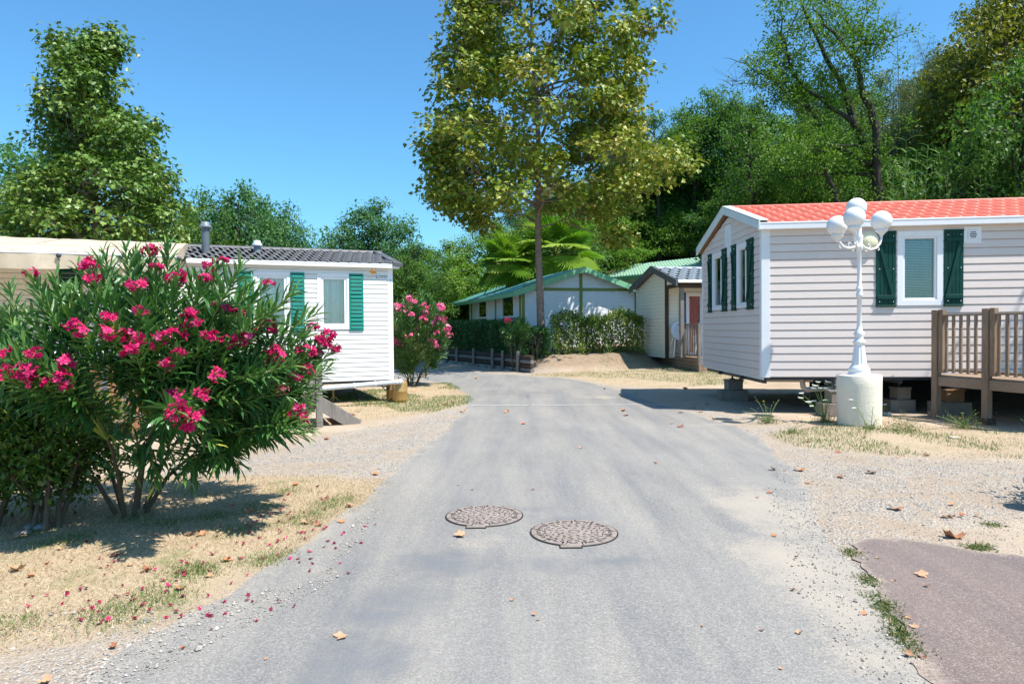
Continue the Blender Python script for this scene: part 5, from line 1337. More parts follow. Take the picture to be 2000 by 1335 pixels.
for path,ra,rb in limbs:
    pts=[]; dd=g.uniform(-1.6,1.6)
    for k,(x,y) in enumerate(path):
        f=k/(len(path)-1); q=P(x,y,D+dd*f); pts.append(q)
    # subdivide with jitter
    fine=[]; 
    for a_,b_ in zip(pts[:-1],pts[1:]):
        for q in (0,.5): fine.append(a_.lerp(b_,q)+Vector(g.normal(size=3)*.05*(q>0)))
    fine.append(pts[-1]); n=len(fine)
    mb.tube(fine,[ra+(rb-ra)*k/(n-1) for k in range(n)],7)
    for k in range(2,n): 
        for _ in range(4):
            if g.uniform()<.85: 
                e=fine[k]+Vector(g.normal(size=3)*.34); mb.tube([fine[k],fine[k].lerp(e,.5)+Vector((0,0,.05)),e],[.016,.010,.004],4,False); tips.append(e)
for (x,y,s,n) in ((1470,150,22,14),(1490,175,25,10),(1440,160,20,8)):     # bare twigs
    for k in range(n): a_=P(x,y,D); mb.tube([a_,P(x+g.uniform(-50,10),y+g.uniform(-35,8),D+g.uniform(-.3,.3))],[.01,.003],3,False)
mb.build('trunk',m_bark_d,T)
tips=np.array([tuple(p) for p in tips]); pxs=1000+tips[:,0]/tips[:,1]*FPX
tips=tips[(pxs>1500)|(g.uniform(size=len(pxs))<.25)]
N=len(tips)*70; ci=np.repeat(np.arange(len(tips)),70); off=g.normal(size=(N,3))*.17; pos=tips[ci]+off-np.array([b.x,D,bz])
lm=leaves_mesh('crown',pos,unit(off+rdir(N,g)*.2),unit(np.array([0,0,.7])+rdir(N,g)*.8),.125*g.uniform(.7,1.25,N),T_OVAL,np.clip(g.uniform(0,1,len(tips))[ci]*.5+g.uniform(0,.5,N),0,1))
link_mesh('crown',lm,lf_oak,T)

# feathery shoots on the slope
m_=lf_grey
g=np.random.default_rng(41)
for i,(px,py0,py1,dp,lab) in enumerate(((1850,200,55,34,'tall feathery grey green shoots below the golden trees'),(1750,170,30,36,'thin feathery shoot standing alone against the sky'),(1900,230,120,33,'feathery grey green shoots at the edge of the dark trees'),(1740,250,130,33,'feathery grey green shoots above the reeds'))):
    b=P(px,py0,dp); T=thing('feathery_shrub',tuple(b+Vector((0,0,-2.2))),lab,'shrub'); mb=MB(); pos=[];dr=[]
    for k in range(1 if i==1 else 12):
        e=P(px+g.uniform(-60,60)*(i!=1),py1+g.uniform(0,80)*(i!=1),dp+g.uniform(-1,1)); s=b+Vector((g.normal()*.3,0,-2.2)); m_2=(s+e)/2+Vector((g.normal()*.3,0,.3))
        P_=[(1-q)**2*s+2*q*(1-q)*m_2+q*q*e for q in np.linspace(0,1,16)]; mb.tube(P_,list(np.linspace(.03,.006,16)),4,False)
        for a_ in P_[6:]:
            for _ in range(5):
                d=Vector(unit(g.normal(size=3)*np.array([1,1,.4])+np.array([0,0,.25])))
                for q in np.linspace(.05,.55,12): pos.append(a_+d*q+Vector((0,0,-q*q*.5))); dr.append(d*.4+Vector(g.normal(size=3)*.7))
    mb.build('stem',m_stem,T); N=len(pos); o_=OFF[T.name]
    lm=leaves_mesh('foliage',np.array([tuple(p-o_) for p in pos]),np.array([tuple(d) for d in dr]),unit(rdir(N,g)+np.array([0,0,.8])),.10*g.uniform(.7,1.2,N),T_LANCE,g.uniform(0,1,N)); link_mesh('foliage',lm,lf_grey,T)

# ------------------------------------------------------------------ giant reeds
g=np.random.default_rng(51)
reeds=[(1770,275),(1790,295),(1812,285),(1835,300),(1855,310),(1745,340),(1880,320),(1905,285),(1925,310),(1765,320),(1800,320),(1822,330),(1785,345),(1845,345),(1870,350),(1730,370),(1915,345),(1750,375)]
mb=MB(); T=thing('giant_reed',(15.0,24.5,gnd(15,24.5)),'clump of tall giant reeds with long arching leaves behind the red roof','reeds'); pos=[];dr=[];sz=[]
for k,(px,py) in enumerate(reeds):
    d_=24.5+g.uniform(-1,1); e=P(px,py,d_); z=gnd(e.x,d_); s=Vector((e.x+g.normal()*.3,d_,z)); m_2=(s+e)/2+Vector((g.normal()*.15,0,0))
    P_=[(1-q)**2*s+2*q*(1-q)*m_2+q*q*e for q in np.linspace(0,1,18)]; mb.tube(P_,list(np.linspace(.02,.008,18)),5,False)
    for j,a_ in enumerate(P_[5:]):
        th=j*2.6+g.uniform(-.5,.5); sg=1
        for _ in range(2):
            th+=math.pi; d=Vector((math.cos(th)*.9,math.sin(th)*.6,.75)); pos.append(a_);dr.append(d);sz.append(.75*g.uniform(.7,1.2))
# arching blades as bent strips
N=len(pos); vs=[];fc=[]; rn=[]
for k in range(N):
    a_=pos[k]; d=dr[k].normalized(); side=Vector((-d.y,d.x,0)).normalized(); L_=sz[k]; n0=len(vs); r_=g.uniform()
    for j,q in enumerate((0,.25,.5,.75,1)):
        c=a_+d*(q*L_)+Vector((0,0,-.55*L_*q*q)); w_=.038*(1-q**2)+.002; w_*=(.6 if j==0 else 1); vs+=[tuple(c-side*w_),tuple(c+side*w_)]; rn+=[r_,r_]
    fc+=[(n0+2*j,n0+2*j+1,n0+2*j+3,n0+2*j+2) for j in range(4)]
o_=OFF[T.name]; lm=np_mesh('foliage',np.array(vs)-np.array(o_),[np.array(fc)],np.array(rn)); link_mesh('foliage',lm,lf_reed,T); mb.build('stem',m_stemg,T)

# ------------------------------------------------------------------ fan palms
def palm(px,py,dp,ztrunk,r,seed,label,n=40):
    g=np.random.default_rng(seed); c=P(px,py,dp); z0=gnd(c.x,dp); T=thing('fan_palm',(c.x,dp,z0),label,'palm tree','fan palms behind the chalet')
    mb=MB(); mb.tube([(c.x,dp,z0),(c.x+.1,dp,(z0+c.z)/2),(c.x,dp,c.z)],[.24,.2,.17],12); mb.build('trunk',m_bark,T)
    for k in range(n):
        th=k*2.399; el=1.45-2.0*(k/n)+g.uniform(-.12,.12); d=Vector((math.cos(th)*math.cos(el),math.sin(th)*math.cos(el),math.sin(el)))
        L_=r*g.uniform(.30,.62); hub=c+d*L_+Vector((0,0,-.10*L_)); side=d.cross(Vector((0,0,1))).normalized(); nrm=side.cross(d).normalized()
        mb=MB(); mb.tube([c,c+d*L_*.5+Vector((0,0,.02)),hub],[.022,.018,.014],5,False)
        fan=MB(); nb=34; R_=r*g.uniform(.38,.48); vs=[];fs=[]; kd=min(1.1,max(0,.75-el)); d=(d+Vector((0,0,-kd))).normalized(); side=d.cross(Vector((0,0,1))).normalized(); nrm=side.cross(d).normalized()
        prev=None
        for j in range(nb+1):
            a_=(j/nb-.5)*R(200); dirv=(d*math.cos(a_)+side*math.sin(a_)); 
            fold=nrm*(.035*R_*(1 if j%2 else -1)); cup=-nrm*(.10*abs(math.sin(a_))) 
            p1_=hub+dirv*R_*.62+fold+Vector((0,0,-.06*R_)); vs.append(hub+dirv*.02); vs.append(p1_)
        for j in range(nb): fs.append((2*j,2*j+1,2*j+3,2*j+2))
        fan.add(vs,fs)
        for j in range(nb):       # free drooping tips
            a_=((j+.5)/nb-.5)*R(200); dirv=(d*math.cos(a_)+side*math.sin(a_)); p1_=vs[2*j+1]; p2_=vs[2*j+3]; tip=hub+dirv*R_*g.uniform(1.0,1.12)+Vector((0,0,-R_*g.uniform(.08,.26)))
            mid=(p1_+p2_)/2+dirv*R_*.2+Vector((0,0,-.07*R_)); w_=side*0+(p2_-p1_)*.32; fan.add([p1_,p2_,mid+w_,mid-w_,tip],[(0,1,2,3),(3,2,4)])
        lf=fan.build('frond',lf_palm,T); a=lf.data.attributes.new('rnd','FLOAT','POINT'); rv=g.uniform(0,.8)+(.2 if k>n*.6 else 0); a.data.foreach_set('value',np.full(len(lf.data.vertices),rv,dtype=np.float32))
        mb.build('stalk',m_stemg,lf)
palm(993,520,33,0,2.0,61,'left fan palm, lower of the two behind the dark green chalet roof')
palm(1084,500,33.5,0,2.75,62,'right fan palm, taller of the two, partly hidden by the plane tree trunk')

# ------------------------------------------------------------------ hedges
def hedge(name,path,h,wd,z_of,mat,label,nl,lsize,seed,T_=T_OVAL,dens_in=.25,cat='hedge',bumpy=.12):
    g=np.random.default_rng(seed); path=np.array(path,float); seg=np.hypot(*(path[1:]-path[:-1]).T); cum=np.concatenate([[0],np.cumsum(seg)])
    b=path[0]; T=thing(name,(b[0],b[1],z_of(b[0],b[1])),label,cat)
    s=g.uniform(0,cum[-1],nl); x=np.interp(s,cum,path[:,0]); y=np.interp(s,cum,path[:,1]); k=np.clip(np.searchsorted(cum,s)-1,0,len(seg)-1)
    tx=(path[k+1]-path[k])/seg[k][:,None]; nrm=np.stack([-tx[:,1],tx[:,0]],1)
    # on the surface of a rounded box
    face=g.uniform(size=nl); o=g.uniform(-1,1,nl); zz=g.uniform(0,1,nl)**.85
    bm=1+bumpy*(np.sin(s*3.1)+.7*np.sin(s*7.3+zz*4)+.5*np.sin(s*13+zz*9))
    front=face<.62; top=(face>=.62)&(face<.85); inn=face>=.85
    o=np.where(front,np.where(g.uniform(size=nl)<.75,-1,1)*g.uniform(.82,1.04,nl),o); zz=np.where(top,g.uniform(.9,1.03,nl),zz)
    O_=o*wd/2*bm; Z_=zz*h*(1+.5*(bm-1))
    zg=z_of(x,y)
    pos=np.stack([x+nrm[:,0]*O_-b[0],y+nrm[:,1]*O_-b[1],zg+Z_-z_of(b[0],b[1])],1)+g.normal(size=(nl,3))*.03
    out=np.stack([nrm[:,0]*np.sign(O_),nrm[:,1]*np.sign(O_),np.where(top,1.5,.25)],1)
    lm=leaves_mesh('foliage',pos,unit(out*.5+rdir(nl,g)),unit(out*.8+rdir(nl,g)*.8+np.array([0,0,.4])),lsize*g.uniform(.6,1.3,nl),T_,np.clip(.5*g.uniform(0,1,nl)+.5*(.5+.5*np.sin(s*2.3+zz*3)),0,1))
    link_mesh('foliage',lm,mat,T)
    mb=MB()
    for q in np.arange(.1,cum[-1],.30):
        xx=np.interp(q,cum,path[:,0])+g.uniform(-.1,.1); yy=np.interp(q,cum,path[:,1])+g.uniform(-.1,.1); z=float(z_of(xx,yy))
        for _ in range(2): mb.tube([(xx,yy,z-.05),(xx+g.uniform(-.12,.12),yy,z+h*.45),(xx+g.uniform(-.25,.25),yy+g.uniform(-.15,.15),z+h*.85)],[.02,.014,.006],5,False)
    mb.build('stem',m_stem,T); return T
zf_=lambda x,y: height(np.atleast_1d(np.asarray(x,float)),np.atleast_1d(np.asarray(y,float))) if np.ndim(x) else gnd(x,y)
wdir=(WALL1-WALL0).normalized(); wn=Vector((-wdir.y,wdir.x,0)); 
if wn.y<0: wn=-wn
hp=[WALL0+wdir*f+wn*.75 for f in (1.0,2,4,6,8,9.5)]
hedge('clipped_hedge',[(p.x,p.y) for p in hp],1.15,1.0,zf_,lf_hedge,'dark shaded clipped hedge above the log retaining wall',26000,.085,71)
hedge('loose_hedge',[(1.45,24.95),(2.6,25.0),(3.6,25.05),(4.75,25.2)],1.27,.9,zf_,lf_hedge2,'loose sunlit hedge right of the plane tree trunk in front of the chalet',9500,.095,72,bumpy=.2)

# log retaining wall
TW=thing('log_retaining_wall',(WALL0.x,WALL0.y,0),'low retaining wall of stacked dark round logs with upright posts','retaining wall')
Lw=(WALL1-WALL0).length; g=np.random.default_rng(73)
for k in range(4):
    mb=MB(); z=.09+k*.145
    f=0
    while f<Lw+1:
        l=g.uniform(1.6,2.4); a_=WALL0+wdir*f; b_=WALL0+wdir*min(f+l-.02,Lw+1); mb.tube([(a_.x,a_.y,z),(b_.x,b_.y,z)],[.075,.07],9); f+=l
    mb.build('log_course',m_dbrown if k%2 else m_grey,TW)
pp=[884,913,931,969,1017] ; pxl=[848,877,898,931,968,988,1018]
for px in pxl:
    d=ray(px,720); # intersect wall line
    t_=((WALL0.x)*wdir.y-(WALL0.y)*wdir.x)/(d.x*wdir.y-d.y*wdir.x); q=d*t_
    mb=MB(); c=Vector((q.x,q.y,0))-wn*.13; mb.tube([(c.x,c.y,0),(c.x,c.y,.74+g.uniform(-.03,.04))],[.062,.055],10); mb.build('post',m_grey,TW)

# ------------------------------------------------------------------ oleanders
fl_cache=[]
def flower_mesh(seed,mat,sc_=1.0,nfl=11,spread=.058):
    g=np.random.default_rng(seed); P0_=[];D_=[];N_=[];S_=[];Rn=[]
    for k in range(nfl):
        c=unit(g.normal(size=3)+np.array([0,0,.3]))*spread*g.uniform(.4,1.05)*np.array([1,1,.8]); ax=unit(c+g.normal(size=3)*.02); t1=unit(np.cross(ax,g.normal(size=3))); t2=np.cross(ax,t1); rb=g.uniform(0,.75)
        for ring,npet,ln,upf in ((0,5,.030,.25),(1,4,.021,.8)):
            for j in range(npet):
                a_=2*math.pi*j/npet+ring*.5+g.uniform(-.15,.15); dv=unit(t1*math.cos(a_)+t2*math.sin(a_)+ax*upf); P0_.append(c); D_.append(dv); N_.append(ax+g.normal(size=3)*.25); S_.append(ln*g.uniform(.85,1.15)); Rn.append(min(1,rb+g.uniform(0,.25)))
    lm=leaves_mesh('flower_cluster',np.array(P0_),np.array(D_),np.array(N_),np.array(S_)*sc_*1.15,T_PETAL,np.array(Rn)); lm.materials.append(mat); return lm
def oleander(name,label,base,cen,rad,n_st,targets,seed,petal,fls=1.0,leaf=.135,n_main=7,leafmat=lf_ole,zmin=.25,lpn=44,flmesh=None,avoid=False,mz=.15,low=()):
    g=np.random.default_rng(seed); T=thing(name,tuple(base),label,'flowering shrub'); b=Vector(base); wood=MB(); gs=MB(); pos=[];dr=[];sz=[];rn=[]
    mains=[]
    for k in range(n_main):
        th=2*math.pi*k/n_main+g.uniform(-.3,.3); s=b+Vector((math.cos(th)*.12,math.sin(th)*.12,0)); e=Vector((cen[0]+math.cos(th)*rad[0]*.40,cen[1]+math.sin(th)*rad[1]*.40,cen[2]-rad[2]*mz+g.uniform(-.15,.2)))
        pts=[s,s.lerp(e,.35)+Vector((0,0,.12)),s.lerp(e,.7)+Vector((0,0,.10)),e]; wood.tube(pts,[.020,.016,.012,.008],7,False); mains.append(pts)
    ends=[Vector(t) for t in targets]; nt_=len(ends)
    while len(ends)<nt_+n_st:
        v=unit(g.normal(size=3)); 
        q=Vector((cen[0]+v[0]*rad[0]*g.uniform(.75,1.02),cen[1]+v[1]*rad[1]*g.uniform(.75,1.02),cen[2]+v[2]*rad[2]*g.uniform(.8,1.02)))
        if q.z<zmin: continue
        qx=1000+q.x/q.y*FPX; qy=641-(q.z-CAMZ)/q.y*FPX
        if avoid and qx<230 and qy>745: continue
        ends.append(q)
    ends+=[Vector(q) for q in low]
    fm=flmesh or [flower_mesh(seed*10+i,petal,fls) for i in range(5)]
    for k,e in enumerate(ends):
        # nearest main fork
        best=min(mains,key=lambda m:min((m[j]-e).length+(0 if m[j].z<e.z+.2 else .6) for j in (1,2,3))); j=min((1,2,3),key=lambda j:(best[j]-e).length); s=best[j]
        out=(e-Vector(cen)); hor=Vector((out.x,out.y,0)); m_2=s.lerp(e,.5)+Vector((0,0,.10))+hor*.08
        P_=[(1-q)**2*s+2*q*(1-q)*m_2+q*q*e for q in np.linspace(0,1,10)]
        gs.tube(P_,list(np.linspace(.010,.0035,10)),5,False)
        L_=(e-s).length; foll=min(L_,.60); n=int(lpn*foll/.6*g.uniform(.8,1.1))
        isf=k<nt_
        for i in range(n):
            f=1-(i/n)**.9*foll/L_ - (.04 if isf else 0)
            f=max(f,.0); a_=(1-f)**2*s+2*f*(1-f)*m_2+f*f*e; tg=((m_2-s)*(1-f)+(e-m_2)*f).normalized(); side=tg.orthogonal().normalized(); up_=tg.cross(side)
            th=(i//3)*1.05+(i%3)*2.094+g.uniform(-.25,.25); radial=side*math.cos(th)+up_*math.sin(th)
            age=(i/n); dv=tg*(1.15-.75*age)+radial*(.62+.38*age)+Vector((0,0,.10-.16*age))
            pos.append(tuple(a_-b)); dr.append(tuple(dv)); sz.append(leaf*g.uniform(.75,1.2)*(.75+.5*min(1,age*3))); rn.append(min(1,max(0,.75-.55*age+g.uniform(-.25,.25))))
        if isf:
            c=bpy.data.objects.new('flower_cluster',fm[k%len(fm)]); COL.objects.link(c); c.parent=T; c.location=e-b; c.rotation_euler=(g.uniform(-.4,.4),g.uniform(-.4,.4),g.uniform(0,6)); s_=g.uniform(.75,1.25); c.scale=(s_*1.1,s_*1.1,s_)
            for _ in range(3): gs.tube([e-(e-m_2)*.1,e+Vector(g.normal(size=3)*.035)],.0025,4,False)
    wood.build('trunk',m_stem,T); gs.build('stem',m_stemg,T)
    N=len(pos); pos=np.array(pos); dr=unit(np.array(dr)); nr=unit(np.array([0,0,1.0])+rdir(N,g)*.35)
    lm=leaves_mesh('foliage',pos,dr,nr,np.array(sz),T_LANCE,np.array(rn)); link_mesh('foliage',lm,leafmat,T); return T
bo=G(258,1000); cen=(-3.02,5.50,1.12); rad=(1.42,1.15,1.02)
fp=[(292,488),(305,523),(60,535),(80,530),(172,520),(180,545),(408,520),(432,512),(398,545),(150,640),(215,620),(222,612),(275,605),(268,560),(375,612),(368,625),(430,600),(445,605),(525,553),(592,590),(610,640),(640,658),(655,682),(238,655),(262,685),(270,668),(210,650),(186,706),(65,690),(55,722),(50,740),(72,745),(130,708),(118,735),(128,752),(150,757),(8,690),(5,735),(325,712),(350,688),(310,662),(340,655),(445,668),(438,672),(425,732),(395,770),(343,773),(378,812),(368,828),(540,690),(535,705),(560,745),(548,762),(575,738),(598,688),(622,690),(630,668),(578,800),(590,818),(515,870),(345,803),(520,640),(410,655),(480,660),(462,610),(345,545),(600,720),(245,675)]
def surf_depth(px,py):
    d=ray(px,py); o=Vector((0,0,CAMZ)); a=b_=c=0
    for i in range(3):
        s=1/rad[i]; a+=(d[i]*s)**2; b_+=2*d[i]*s*(o[i]-cen[i])*s; c+=((o[i]-cen[i])*s)**2
    c-=1; D_=b_*b_-4*a*c
    t_=(-b_-math.sqrt(D_))/(2*a) if D_>0 else -b_/(2*a)
    return o+d*t_
g=np.random.default_rng(8)
tg=[]
for k,(px,py) in enumerate(fp):
    if k%8==3: continue
    p=surf_depth(px,py); p=p+ (p-Vector((0,0,CAMZ))).normalized()*(g.uniform(-.14,.05)-(.38 if py>780 else 0)); tg.append(p)
# leafy shoots seen sticking out of the outline
shoot=[(190,500),(262,500),(350,520),(245,490),(380,540),(470,520),(575,570),(545,600),(15,600),(30,640),(620,610),(100,580),(445,560),(0,655),(620,760),(560,830),(430,900),(500,850),(20,560),(130,560),(330,480),(225,545),(490,560),(520,600),(640,720),(600,650)]
o=oleander('oleander','large oleander with bright magenta flowers in the left foreground',(bo.x,bo.y,0),cen,rad,100,tg,81,m_pet,fls=.85,leaf=.155,lpn=40,zmin=.30,avoid=True,mz=.50,low=[P(g.uniform(200,420),g.uniform(840,955),g.uniform(5.0,5.7)) for _ in range(20)]+[P(g.uniform(430,615),g.uniform(700,865),g.uniform(4.8,5.6)) for _ in range(30)]+[P(x,y,g.uniform(4.7,5.6)) for x,y in shoot])

# pink oleander behind the corner of the white home
g=np.random.default_rng(9)
D=18.3; b2=P(805,738,D); cen2=(P(812,650,D).x,D,1.35); 
fp2=[(800,583),(808,592),(795,598),(830,597),(832,612),(826,625),(803,614),(800,655),(775,640),(770,665),(778,672),(835,640),(838,655),(848,632),(852,650),(868,625),(875,640),(878,655),(850,675),(845,668),(815,640),(790,610),(862,600),(780,600),(855,620)]
tg2=[P(x,y,D-g.uniform(.3,1.0)) for x,y in fp2]
fm2=[flower_mesh(700+i,m_petp,1.55,9,.10) for i in range(4)]
oleander('oleander','pink flowering oleander standing behind the corner of the white home',(b2.x,D,0),cen2,(.90,.9,1.28),105,tg2,82,m_petp,leaf=.17,lpn=42,zmin=.12,mz=.8,flmesh=fm2,leafmat=lf_mid if False else lf_ole)
g=np.random.default_rng(10)
D=23.3; b3=P(1008,692,D); tg3=[P(992,625,D-.3)]
fm3=[flower_mesh(720,m_pet,2.0,8,.08)]
oleander('oleander','small oleander with a single red bloom in front of the hedge',(b3.x,D+.5,gnd(b3.x,D+.5)),(b3.x,D+.4,1.25),(.60,.55,.72),34,tg3,83,m_pet,leaf=.17,lpn=40,zmin=.4,flmesh=fm3)

# ------------------------------------------------------------------ glossy round shrub, lower left
def leafy_shrub(name,label,base,cen,rad,ncl,lpc,lsize,seed,mat,n_main=6,T_=T_OVAL,cr=.13):
    g=np.random.default_rng(seed); b=Vector(base); T=thing(name,tuple(base),label,'shrub'); mb=MB(); cl=[]
    nodes=[]
    for k in range(n_main):
        th=2*math.pi*k/n_main; e=Vector((cen[0]+math.cos(th)*rad[0]*.5,cen[1]+math.sin(th)*rad[1]*.5,cen[2])); s=b+Vector((math.cos(th)*.10,math.sin(th)*.08,0)); pts=[s,s.lerp(e,.4)+Vector(g.normal(size=3)*.04),s.lerp(e,.7)+Vector(g.normal(size=3)*.05),e]; mb.tube(pts,[.022,.018,.013,.008],6,False); nodes+=pts[1:]
    for k in range(ncl):
        v=unit(g.normal(size=3)); q=Vector([cen[i]+v[i]*rad[i]*g.uniform(.45,1.05)*(1+.12*math.sin(v[0]*7+v[2]*9)) for i in range(3)])
        if q.z<.12: continue
        cl.append(q); a_=min(nodes,key=lambda n_:(n_-q).length); mb.tube([a_,a_.lerp(q,.5)+Vector((0,0,.04)),q],[.007,.005,.003],4,False)
    c=np.array([tuple(q-b) for q in cl]); N=len(c)*lpc; ci=np.repeat(np.arange(len(c)),lpc); off=g.normal(size=(N,3))*cr*.5
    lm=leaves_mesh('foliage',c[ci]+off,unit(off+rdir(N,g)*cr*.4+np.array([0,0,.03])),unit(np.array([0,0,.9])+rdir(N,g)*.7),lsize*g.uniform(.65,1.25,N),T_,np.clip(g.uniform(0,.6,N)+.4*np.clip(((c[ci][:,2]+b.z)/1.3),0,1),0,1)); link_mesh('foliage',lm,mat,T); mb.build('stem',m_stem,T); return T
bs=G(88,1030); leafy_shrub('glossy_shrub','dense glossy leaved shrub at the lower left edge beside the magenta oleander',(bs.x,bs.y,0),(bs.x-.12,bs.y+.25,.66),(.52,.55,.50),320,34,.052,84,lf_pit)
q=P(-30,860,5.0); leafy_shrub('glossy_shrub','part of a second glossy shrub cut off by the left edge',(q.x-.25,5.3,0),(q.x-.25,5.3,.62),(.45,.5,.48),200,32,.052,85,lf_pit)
# ------------------------------------------------------------------ grass, stones (stuff nobody could count)
lf_dry=M_leaf('grass_dry',[(0,(.24,.15,.085)),(.4,(.44,.315,.19)),(.8,(.58,.45,.29)),(1,(.64,.54,.39))],.8,.15,.2,.9)
lf_grs=M_leaf('grass_green',[(0,(.05,.11,.018)),(.5,(.10,.19,.035)),(1,(.20,.27,.08))],.7,.25,.2,1.0)
def in_poly(poly,n,g,margin=0.0,y0=2.2,y1=40):
    lo=poly.min(0)-.2; hi=poly.max(0)+.2; lo=np.maximum(lo,[-9,y0]); hi=np.minimum(hi,[10,y1]); out=[]
    tot=0
    for _ in range(12):
        p=g.uniform(lo,hi,(n,2)); p=p[np.abs(p[:,0])<p[:,1]*.80+.3]; p=p[sdist(p,poly)+.18*vnoise(p[:,0]*1.5,p[:,1]*1.5,21)<margin]; out.append(p); tot+=len(p)
        if tot>=n: break
    return np.concatenate(out)[:n]
def grass(name,P2,mat,label,ls,g,cat='grass',up=1.0,rn=(0,1)):
    n=len(P2); z=height(P2[:,0],P2[:,1]); pos=np.stack([P2[:,0],P2[:,1],z-.003],1)
    d=unit(rdir(n,g)*np.array([1,1,.25])*g.uniform(.2,1.0,n)[:,None]+np.array([0,0,up])); nn=unit(rdir(n,g)*np.array([1,1,.3]))
    lm=leaves_mesh(name,pos,d,nn,ls*g.uniform(.5,1.3,n),T_BLADE,np.clip(g.uniform(rn[0],rn[1],n),0,1)); o=link_mesh(name,lm,mat); tag(o,label,cat,kind='stuff'); return o
g=np.random.default_rng(101)
p=in_poly(GR1,42000,g,.12,2.2,8); k=vnoise(p[:,0]*1.9,p[:,1]*1.9,33)+.25*g.normal(size=len(p)); 
grass('dry_grass',p[k>-.55],lf_dry,'short straw coloured dry grass under and around the oleander',.030,g,up=.35)
def tufts(cs,n,r,g): 
    out=[]
    for (x,y,rr) in cs: out.append(np.array([x,y])+g.normal(size=(n,2))*r*rr)
    return np.concatenate(out)
gc=[(300,1160),(330,1165),(230,1195),(200,1205),(380,1115),(400,1110),(360,1120),(530,1090),(515,1095),(600,1005),(590,1020),(670,975),(330,1020),(260,1010),(420,1010),(100,1060),(60,1040),(460,1035),(510,990),(560,960),(30,1220),(640,985),(150,1050)]
P_=tufts([(G(x,y).x,G(x,y).y,1) for x,y in gc],420,.10,g)
grass('green_grass',P_,lf_grs,'low green grass tufts scattered through the dry verge on the left',(.030),g,up=.6)
pr_=[in_poly(q,n,g,.15,7.3,30) for q,n in ((GR2,12000),(GR3,9000),(GR4,7000))]
p=np.concatenate(pr_); k=vnoise(p[:,0]*1.3,p[:,1]*1.3,55)+.2*g.normal(size=len(p)); p=p[(k>-.1)|(p[:,0]<0)]
grass('dry_grass',p,lf_dry,'dry grass strips along the far verges and under the deck edge',.034,g,up=.5)
pr_=[in_poly(q,n,g,.1,7.3,30) for q,n in ((GR2,16000),(GR3,5000),(GR4,7000))]
p=np.concatenate(pr_); k=vnoise(p[:,0]*1.6,p[:,1]*1.6,44); p=p[k>-.15]
c_=G(1330,722); e_=in_poly(gp([(1180,716),(1300,722),(1390,728),(1400,734),(1180,728)]),5000,g,.1)
p=np.concatenate([p,e_])
grass('green_grass',p,lf_grs,'green grass growing through the far verges and beside the cream home deck',.055,g,up=.8)
# weeds along the red asphalt edge
ed=[(1665,1078),(1672,1085),(1690,1130),(1700,1140),(1712,1165),(1725,1185),(1735,1195),(1742,1210),(1755,1225),(1765,1245),(1775,1260),(1790,1275),(1748,1240),(1735,1180),(1900,1070),(1912,1073),(1925,1068),(1940,1025)]
P_=tufts([(G(x,y).x,G(x,y).y,1) for x,y in ed],130,.035,g)
n=len(P_); z=height(P_[:,0],P_[:,1]); pos=np.stack([P_[:,0],P_[:,1],z+.0],1)
lm=leaves_mesh('edge_weeds',pos,unit(rdir(n,g)*np.array([1,1,.3])+np.array([0,0,.55])),unit(rdir(n,g)+np.array([0,0,.6])),.030*g.uniform(.5,1.3,n),T_LANCE,g.uniform(0,1,n)); o=link_mesh('edge_weeds',lm,lf_weed); tag(o,'small green and straw weeds along the edge of the red brown asphalt','weeds',kind='stuff')
# stones
m_stone,nt=new_mat('gravel_stone'); t=NT(nt); a=t.attr('rnd'); c=t.ramp(a,[(0,(.20,.185,.17)),(.4,(.30,.275,.245)),(.75,(.38,.34,.29)),(1,(.52,.48,.42))]); t.out(t.bsdf(c,.85,0,.3))
T_ROCK=(np.array([(0,0,.8),(1,0,.05),(.25,.8,.1),(-.8,.5,0),(-.75,-.55,.1),(.3,-.85,0),(.0,.1,-.6)],float)*.5,[np.array([(0,1,2),(0,2,3),(0,3,4),(0,4,5),(0,5,1),(6,2,1),(6,3,2),(6,4,3),(6,5,4),(6,1,5)])])
def stones(name,P2,size,g,label):
    n=len(P2); z=height(P2[:,0],P2[:,1]); dr_=sdist(P2,ROAD); z=np.where(dr_<0,.006,z)
    pos=np.stack([P2[:,0],P2[:,1],z+size*.15],1); th=g.uniform(0,6.28,n); d=np.stack([np.cos(th),np.sin(th),g.normal(size=n)*.15],1)
    lm=leaves_mesh(name,pos,d,unit(np.array([0,0,1.])+g.normal(size=(n,3))*.25),size,T_ROCK,g.uniform(0,1,n)**.9); o=link_mesh(name,lm,m_stone); tag(o,label,'gravel',kind='stuff')
L0=[]
for q,n in ((gp([(1560,880),(2000,890),(2060,1090),(1700,1060),(1640,1060),(1500,1000)]),7000),(gp([(620,1140),(700,1010),(740,1000),(640,1130),(420,1240),(100,1400),(-100,1400),(300,1230)]),2600),(gp([(560,870),(900,800),(830,872),(740,935),(500,935)]),4500),(gp([(1500,950),(1640,1050),(1760,1230),(1840,1340),(1760,1340),(1600,1150)]),1500),(gp([(-50,1225),(300,1200),(60,1400),(-200,1400)]),1500)):
    L0.append(in_poly(q,n,g,.1))
P_=np.concatenate(L0); sz=np.exp(g.normal(size=len(P_))*.45)*.0075
stones('gravel',P_,sz,g,'loose grey and tan gravel stones beside the road')
